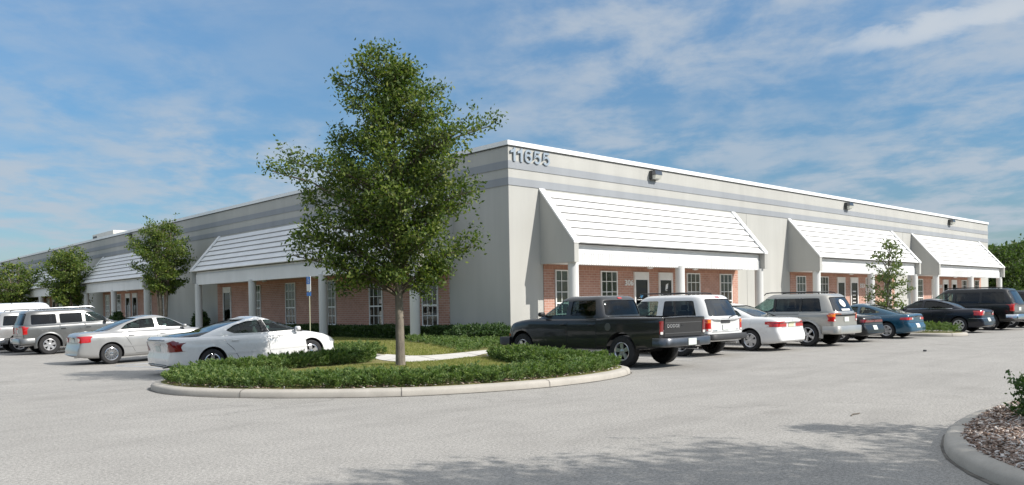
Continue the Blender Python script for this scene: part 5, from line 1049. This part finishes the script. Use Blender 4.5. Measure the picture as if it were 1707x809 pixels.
s3 = suv(4.7, 1.85, 1.80, 2.8, 1.05, 'p_white', 1.14); s3.update(side=sidewins([(.35, 1.15), (1.3, 2.2), (2.3, 3.2)], 1.19, 1.60, .05, .42), doors=doors_suv([(1.32, 2.2), (2.22, 3.2)], 1.13, True, 1.05), sideglass=['privacy'] * 3, rearglass='privacy',
    tl=dict(side=[(.03, .85), (.10, .85), (.10, 1.6), (.05, 1.6)], face=[(.78, .85), (.9, .85), (.88, 1.1), (.79, 1.1)]), bumper=[('r', .42, .64, .06, .5, 'dchrome', .01)], platepos=(.0, .86))
park_left('white_off_roader', 'white off-roader with dark side glass behind the silver one', s3, 21.0, -12.6)
s4 = suv(5.6, 2.0, 2.12, 3.5, 1.05, 'p_white', 1.20); s4.update(gh=[(1.15, .03, 5.0, .97), (1.3, .04, 4.9, .965), (1.6, .05, 4.62, .94), (1.9, .07, 4.32, .91), (2.04, .09, 4.18, .88), (2.10, .14, 4.05, .82)], roofr=.12, wind=[(-.8, 1.3), (.8, 1.3), (.74, 1.9), (-.74, 1.9)], rearwin=[(-.7, 1.3), (.7, 1.3), (.66, 1.8), (-.66, 1.8)],
    side=[[(3.5, 1.30), (4.6, 1.30), (4.35, 1.6), (4.15, 1.8), (3.5, 1.8)]], doors=[dict(p=[(3.4, .4), (3.4, 1.18), (4.5, 1.18), (4.5, .4)], h=(3.55, 1.05))], mirror=(4.4, 1.3), platepos=(0, .8), tl=dict(face=[(.85, .8), (.95, .8), (.95, 1.15), (.85, 1.15)]),
    decals=[('roof_seam', [(2.55, -.9), (2.59, -.9), (2.59, .9), (2.55, .9)], 'T', .004, .08, 'seam')])
park_left('white_van', 'tall white panel van rising behind the other cars at the left edge', s4, 24.6, -12.9, cat='van')
# --- right row
dk = dict(L=5.46, W=1.82, H=1.69, wb=3.33, ax=1.22, wr=.37, paint='p_charc', boxy=True, crown=.02, gap=.075, gn=6, roofr=.08, smooth=.05, bedmat='under', tw=.24, rim=.215, spokes=5, sw=.06, flarek=.85,
    top=[(0, 1.16), (1.74, 1.165), (1.80, 1.14), (4.2, 1.12), (4.6, 1.08), (5.15, .99), (5.34, .90), (5.46, .78)], bot=[(0, .52), (.3, .46), (.9, .40), (4.2, .38), (5.1, .36), (5.46, .42)], plan=[(0, .87), (.06, .885), (.8, .905), (4.4, .905), (5.0, .87), (5.46, .78)],
    tail=[(.4, .10), (.6, .02), (1.2, .0)], nose=[(.3, .06), (.5, 0), (.8, .05), (1.05, .14)], rround=.03, nround=.2,
    gh=[(1.09, 1.79, 4.26, .855), (1.18, 1.80, 4.10, .845), (1.30, 1.83, 3.88, .815), (1.45, 1.88, 3.62, .775), (1.58, 1.94, 3.38, .735), (1.65, 2.0, 3.24, .69)],
    side=[[(2.05, 1.20), (2.86, 1.20), (2.84, 1.565), (2.12, 1.565)], [(3.0, 1.20), (3.94, 1.20), (3.6, 1.43), (3.36, 1.55), (3.22, 1.565), (2.98, 1.565)]], rearwin=[(-.66, 1.21), (.66, 1.21), (.60, 1.57), (-.60, 1.57)], wind=[(-.72, 1.2), (.72, 1.2), (.6, 1.56), (-.6, 1.56)],
    glass='glass', sideglass=['privacy', 'glass'], rearglass='privacy', doors=[dict(p=[(1.98, .44), (1.98, 1.12), (2.90, 1.12), (2.90, .44)], h=(2.12, .98)), dict(p=[(2.92, .44), (2.92, 1.12), (4.02, 1.105), (4.02, .44)], h=(3.06, .98))], handle='trim', moldmat='trim',
    tl=dict(mat='dred', side=[(.02, .78), (.10, .78), (.10, 1.08), (.02, 1.08)], face=[(.76, .78), (.87, .78), (.87, 1.08), (.76, 1.08)], sub=[('reverse_light', [(.77, .78), (.86, .78), (.86, .84), (.77, .84)], 'clear')]),
    hl=dict(side=[(5.02, .76), (5.22, .74), (5.22, .86), (5.02, .88)], face=[(.45, .76), (.74, .76), (.74, .88), (.45, .88)], sub=[('side_marker', [(.7, .66), (.76, .66), (.76, .74), (.7, .74)], 'amber', [(5.06, .66), (5.24, .66), (5.24, .73), (5.06, .73)])]),
    bumper=[('r', .50, .70, .12, .42, 'dchrome', .0), ('f', .42, .64, .06, .5, 'trim', .0)], mirror=(3.72, 1.19), mirmat='trim', seat='seat_g', seatx=[2.95, 2.25], platepos=None, exhaust=(-.5, .42), bed=(.075, 1.73, .74, .78),
    decals=[('tailgate', [(-.72, .72), (.72, .72), (.72, 1.145), (-.72, 1.145)], 'B', .010, .07, 'p_charc'), ('tailgate_ridge', [(-.70, 1.03), (.70, 1.03), (.70, 1.042), (-.70, 1.042)], 'B', .016, .07, 'p_dgrey'), ('tailgate_ridge', [(-.70, .79), (.70, .79), (.70, .802), (-.70, .802)], 'B', .016, .07, 'p_dgrey'),
            ('tailgate_handle', [(-.10, .955), (.08, .955), (.08, .985), (-.10, .985)], 'B', .018, .05, 'trim'), ('high_brake_light', [(-.07, 1.60), (.07, 1.60), (.07, 1.635), (-.07, 1.635)], 'B', .012, .05, 'red'), ('cargo_lamp', [(-.14, 1.60), (-.075, 1.60), (-.075, 1.635), (-.14, 1.635)], 'B', .012, .05, 'clear'), ('cargo_lamp', [(.075, 1.60), (.14, 1.60), (.14, 1.635), (.075, 1.635)], 'B', .012, .05, 'clear'),
            ('fuel_door', [(1.60 + .09 * math.cos(t), .94 + .09 * math.sin(t)) for t in np.linspace(0, 5.98, 20)], 'L', .004, .05, 'p_dgrey')])
dk.pop('platepos')
dkr, dkb, ddx = park_right('black_pickup', 'black four door pickup truck parked beside the tree island, grey tailgate, chrome bumper', dk, -4.87, -10.02, cat='pickup truck')
tg = [c for c in dkr.children if c.name.startswith('tailgate') and 'ridge' not in c.name and 'handle' not in c.name][0]
xt = dkb.ray_cast(Vector((-3, .3, .97)), Vector((1, 0, 0)))[0].x
put_text('lettering', 'DODGE', ((0, -1, 0), (0, 0, 1), (-1, 0, 0), (xt + ddx - .009, 0, 0)), -.62, -.16, .925, 1.0, .008, .008, 'rim', tg)
mb = MB(); mb.box((ddx - .135, -.02 - .155, .525), (ddx - .123, .135, .675)); mb.build('license_plate', 'plate', dkr, None, .004)
mb = MB(); mb.box((ddx - .128, -.30, .53), (ddx - .122, -.20, .62)); mb.build('hitch_recess', 'trim', dkr)
# white two door off-roader
ex = suv(4.55, 1.78, 1.70, 2.60, 1.02, 'p_white', 1.05); ex.update(lightseam=True, side=sidewins([(.50, 1.62), (1.82, 3.18)], 1.10, 1.53, .16, .52), doors=doors_suv([(1.74, 3.24)], 1.04, False, 1.0), sideglass=['privacy', 'glass'], glass='glass', rearglass='glass_blue', handle='trim',
    tl=dict(side=[(.02, .70), (.10, .70), (.10, 1.02), (.03, 1.02)], face=[(.70, .70), (.87, .70), (.865, 1.02), (.71, 1.02)], sub=[('turn_signal', [(.715, .92), (.86, .92), (.86, 1.005), (.72, 1.005)], 'amber', [(.03, .92), (.09, .92), (.09, 1.005), (.035, 1.005)]), ('reverse_light', [(.715, .705), (.86, .705), (.86, .76), (.715, .76)], 'clear')]),
    bumper=[('r', .46, .62, .10, .5, 'trim', .005), ('f', .42, .62, .06, .5, 'trim', .0)], rack=(.95, 2.6, .56, 1.715, [1.25, 2.25]), exhaust=(-.45, .36), platepos=(0, .79), plateoff=.02,
    decals=[('high_brake_light', [(-.09, 1.60), (.09, 1.60), (.08, 1.635), (-.08, 1.635)], 'B', .010, .05, 'red'), ('hatch_handle', [(-.24, .90), (.24, .90), (.20, 1.0), (-.20, 1.0)], 'B', .012, .05, 'dchrome', 2), ('rear_wiper', [(-.42, 1.12), (-.06, 1.07), (-.02, 1.04), (-.06, 1.03), (-.10, 1.055), (-.42, 1.10)], 'B', .02, .05, 'trim'), ('hatch_seam', [(-.68, .665), (.68, .665), (.68, .675), (-.68, .675)], 'B', .004, .06, 'seam_l'), ('badge', [(.42, .70), (.62, .70), (.62, .72), (.42, .72)], 'B', .012, .05, 'chrome'), ('badge', [(-.62, .72), (-.5, .72), (-.5, .735), (-.62, .735)], 'B', .012, .05, 'chrome')])
park_right('white_off_roader', 'white two door off-roader with black roof rack between the black pickup and a white sedan', ex, -.95, -8.85)
ac_ = sedan(4.80, 1.785, 1.445, 2.715, 'p_white', wr=.315, lightseam=True, rim=.205, spokes=5, sw=.07, flarek=1.15,
    tl=dict(side=[(.05, .72), (.34, .75), (.22, .87), (.08, .88)], face=[(.28, .72), (.87, .72), (.84, .88), (.45, .865), (.28, .83)], sub=[('upper_lens', [(.50, .805), (.80, .815), (.80, .85), (.52, .84)], 'dred')]), decals=[('trunk_seam', [(-.55, .70), (.55, .70), (.55, .707), (-.55, .707)], 'B', .004, .06, 'seam_l'), ('badge', [(-.02, .885), (.02, .885), (.02, .925), (-.02, .925)], 'B', .008, .05, 'chrome')], platepos=(0, .785), plate='plate_y', glass='glass')
park_right('white_sedan', 'white sedan with wide red tail lights between the white and pewter off-roaders', ac_, 2.2, -9.12)
mo = suv(4.60, 1.78, 1.71, 2.725, 1.0, 'p_tan', 1.07); mo.update(side=sidewins([(.52, 1.22), (1.27, 2.13), (2.20, 3.12)], 1.12, 1.55, .12, .46), doors=doors_suv([(1.27, 2.16), (2.18, 3.18)], 1.06, True, 1.0), sideglass=['privacy', 'privacy', 'glass'], rearglass='glass_blue', handle='trim',
    pillar=[[(1.21, 1.115), (1.28, 1.115), (1.28, 1.555), (1.21, 1.555)], [(2.12, 1.115), (2.21, 1.115), (2.21, 1.555), (2.12, 1.555)]], flare=[(1.0, .445, .09, 'p_silver'), (3.72, .445, .09, 'p_silver')],
    tl=dict(side=[(.02, .80), (.14, .80), (.13, 1.06), (.04, 1.06)], face=[(.70, .80), (.87, .80), (.86, 1.06), (.72, 1.06)], sub=[('turn_signal', [(.73, .95), (.86, .95), (.86, 1.05), (.74, 1.05)], 'amber', [(.04, .95), (.12, .95), (.12, 1.05), (.05, 1.05)]), ('reverse_light', [(.71, .81), (.80, .81), (.80, .87), (.71, .87)], 'clear')]),
    bumper=[('r', .40, .66, .09, .55, 'p_tan', .015), ('f', .40, .62, .05, .5, 'p_tan', .0)], rack=(.75, 2.6, .58, 1.725, [1.1, 1.75, 2.4]), platepos=(-.05, .86), plateoff=.02,
    decals=[('garnish', [(-.70, .965), (.70, .965), (.70, 1.035), (-.70, 1.035)], 'B', .008, .06, 'trim'), ('sticker', [(.02 + .17 * math.cos(t), 1.38 + .12 * math.sin(t)) for t in np.linspace(0, 5.98, 20)], 'B', .004, .05, 'sign_white'), ('sticker', [(-.26, 1.14), (.30, 1.14), (.30, 1.20), (-.26, 1.20)], 'B', .004, .05, 'sign_white')])
mo['decals'][1] = ('high_brake_light',) + mo['decals'][1][1:]; mo['decals'][2] = ('high_brake_light',) + mo['decals'][2][1:]
mor, _, _ = park_right('pewter_off_roader', 'pewter off-roader with black roof rack and amber-red tail lights', mo, 5.28, -9.35)
for c in mor.children:
    if c.name.startswith('high_brake_light'): c.name = 'window_sticker'
bc = sedan(4.55, 1.78, 1.34, 2.6, 'p_black', wr=.31, rim=.20, spokes=7, sw=.04, side=[[(1.35, .99), (2.0, .97), (1.98, 1.22), (1.72, 1.17)], [(2.10, .965), (3.25, .955), (2.85, 1.16), (2.62, 1.235), (2.09, 1.24)]],
    doors=[dict(p=[(2.04, .28), (2.04, .885), (3.32, .875), (3.38, .28)], h=(2.2, .79))], tl=dict(mat='dred', side=[(.05, .69), (.14, .69), (.12, .785), (.07, .785)], face=[(.02, .69), (.82, .69), (.80, .785), (.02, .785)], sub=[('light_divider', [(.02, .73), (.80, .73), (.80, .745), (.02, .745)], 'dred')]), platepos=(0, .50), decals=[('bumper_seam', [(-.8, .62), (.8, .62), (.8, .632), (-.8, .632)], 'B', .005, .06, 'p_dgrey'), ('badge', [(-.02, .84), (.02, .84), (.02, .875), (-.02, .875)], 'B', .008, .05, 'chrome')], rearglass='glass_blue')
park_right('black_coupe', 'black coupe with a full width red tail light bar beside the pewter off-roader', bc, 8.25, -9.05)
ig = sedan(4.38, 1.71, 1.33, 2.57, 'p_teal', ax=.95, wr=.30, rim=.19, spokes=5, sw=.06, flarek=1.2, top=[(0, .86), (.06, .905), (.4, .90), (1.2, .895), (3.1, .885), (3.5, .86), (4.0, .74), (4.3, .62), (4.38, .54)],
    gh=[(.84, .28, 3.52, .78), (.90, .36, 3.40, .765), (.98, .62, 3.22, .73), (1.08, .98, 2.98, .685), (1.18, 1.36, 2.74, .63), (1.26, 1.70, 2.52, .575), (1.30, 1.92, 2.38, .54)], side=[[(1.20, .99), (1.38, .95), (2.0, .935), (1.98, 1.205), (1.65, 1.155)], [(2.10, .935), (3.12, .93), (2.80, 1.11), (2.50, 1.21), (2.08, 1.21)]],
    rearwin=[(-.62, .93), (.62, .93), (.46, 1.26), (-.46, 1.26)], wind=[(-.66, .94), (.66, .94), (.50, 1.24), (-.50, 1.24)], doors=[dict(p=[(1.98, .26), (1.98, .865), (3.18, .86), (3.24, .26)], h=(2.14, .78))], mirror=(2.98, .94), seatx=[2.25, 1.75],
    tl=dict(side=[(.05, .70), (.22, .715), (.18, .79), (.07, .79)], face=[(.34, .70), (.82, .70), (.80, .79), (.34, .79)], sub=[('reverse_light', [(.30, .71), (.42, .71), (.42, .78), (.32, .78)], 'clear')]), platepos=(0, .48), decals=[('badge', [(-.025, .80), (.025, .80), (.025, .845), (-.025, .845)], 'B', .008, .05, 'chrome'), ('bumper_ledge', [(-.78, .60), (.78, .60), (.78, .612), (-.78, .612)], 'B', .006, .06, 'seam')], rearglass='privacy')
park_right('teal_coupe', 'teal blue hatchback coupe just before the small planted island', ig, 11.42, -9.32)
ps = sedan(4.77, 1.82, 1.47, 2.71, 'p_navy', wr=.325, rim=.215, spokes=7, sw=.04, side=[[(1.25, 1.12), (1.45, 1.065), (2.46, 1.055), (2.43, 1.37), (1.95, 1.345), (1.5, 1.24)], [(2.56, 1.055), (3.44, 1.05), (3.0, 1.29), (2.8, 1.36), (2.53, 1.37)]], sideglass=['privacy', 'privacy'],
    tl=dict(side=[(.06, .74), (.26, .78), (.2, .92), (.08, .92)], face=[(.48, .74), (.87, .74), (.84, .93), (.55, .92)], sub=[('reverse_light', [(.50, .80), (.62, .80), (.62, .90), (.54, .90)], 'clear')]), platepos=(0, .55), decals=[('chrome_strip', [(-.86, .60), (.86, .60), (.86, .618), (-.86, .618)], 'B', .010, .06, 'chrome'), ('chrome_strip', [(.08, .60), (.62, .60), (.62, .618), (.08, .618)], 'L', .010, .06, 'chrome'), ('chrome_strip', [(1.5, .33), (3.6, .33), (3.6, .345), (1.5, .345)], 'L', .010, .08, 'chrome'), ('chrome_window_strip', [(1.3, 1.025), (3.4, 1.015), (3.4, 1.032), (1.3, 1.042)], 'L', .008, .08, 'chrome')], rearglass='glass_blue')
park_right('dark_blue_sedan', 'dark blue sedan with chrome side strip parked just past the small planted island', ps, 17.75, -9.75)
sb = suv(5.2, 2.0, 1.90, 3.02, 1.12, 'p_black', 1.18); sb.update(wr=.39, side=sidewins([(.45, 1.40), (1.50, 2.52), (2.64, 3.66)], 1.24, 1.70, .10, .46), doors=doors_suv([(1.46, 2.57), (2.59, 3.72)], 1.17, True, 1.1), sideglass=['privacy', 'privacy', 'glass'], rearglass='glass_blue',
    tl=dict(side=[(.03, .86), (.12, .86), (.12, 1.18), (.05, 1.18)], face=[(.80, .86), (.97, .86), (.96, 1.18), (.81, 1.18)]), bumper=[('r', .50, .72, .10, .5, 'chrome', .0)], rack=(.8, 3.0, .68, 1.91, [1.2, 2.6]), platepos=(0, .95), decals=[('hatch_panel', [(-.76, .80), (.76, .80), (.76, 1.16), (-.76, 1.16)], 'B', .006, .08, 'p_dgrey')])
park_right('black_off_roader', 'large black off-roader with chrome rear bumper behind the dark blue sedan', sb, 21.3, -9.85)
s9 = suv(5.0, 1.95, 1.80, 2.95, 1.1, 'p_black', 1.12); s9.update(side=sidewins([(.45, 1.35), (1.45, 2.4), (2.5, 3.5)], 1.18, 1.62, .1, .44), doors=doors_suv([(1.4, 2.42), (2.44, 3.55)], 1.11, True, 1.1), sideglass=['privacy'] * 3, rearglass='privacy', tl=dict(face=[(.8, .8), (.93, .8), (.93, 1.1), (.8, 1.1)]), bumper=[('r', .46, .66, .08, .5, 'dchrome', .0)], platepos=(0, .9), mold=.60, moldmat='chrome')
park_right('black_off_roader', 'last dark vehicle on the right, cut by the picture edge', s9, 24.9, -9.7)
# small things on the lot
mb = MB(); mb.prism([(0, 0), (.06, .0), (.10, .02), (.06, .045), (.015, .04)], -.035, .035, lambda a, b, h: (a, h, b)); o = mb.build('litter_scrap', 'trim'); o.location = (3.6, -13.25, .003); tag(o, 'small black scrap lying alone on the open pavement at right', 'litter')
mb = MB(); mb.tube([(0, 0, .008), (.12, .03, .014), (.26, .01, .01), (.36, .05, .008)], [.006, .008, .006, .003], 6); o = mb.build('fallen_twig', 'twig'); o.location = (-10.1, -17.4, .0); tag(o, 'short dark twig lying on the pavement above the shadow at lower right', 'twig')
bpy.context.view_layer.update()
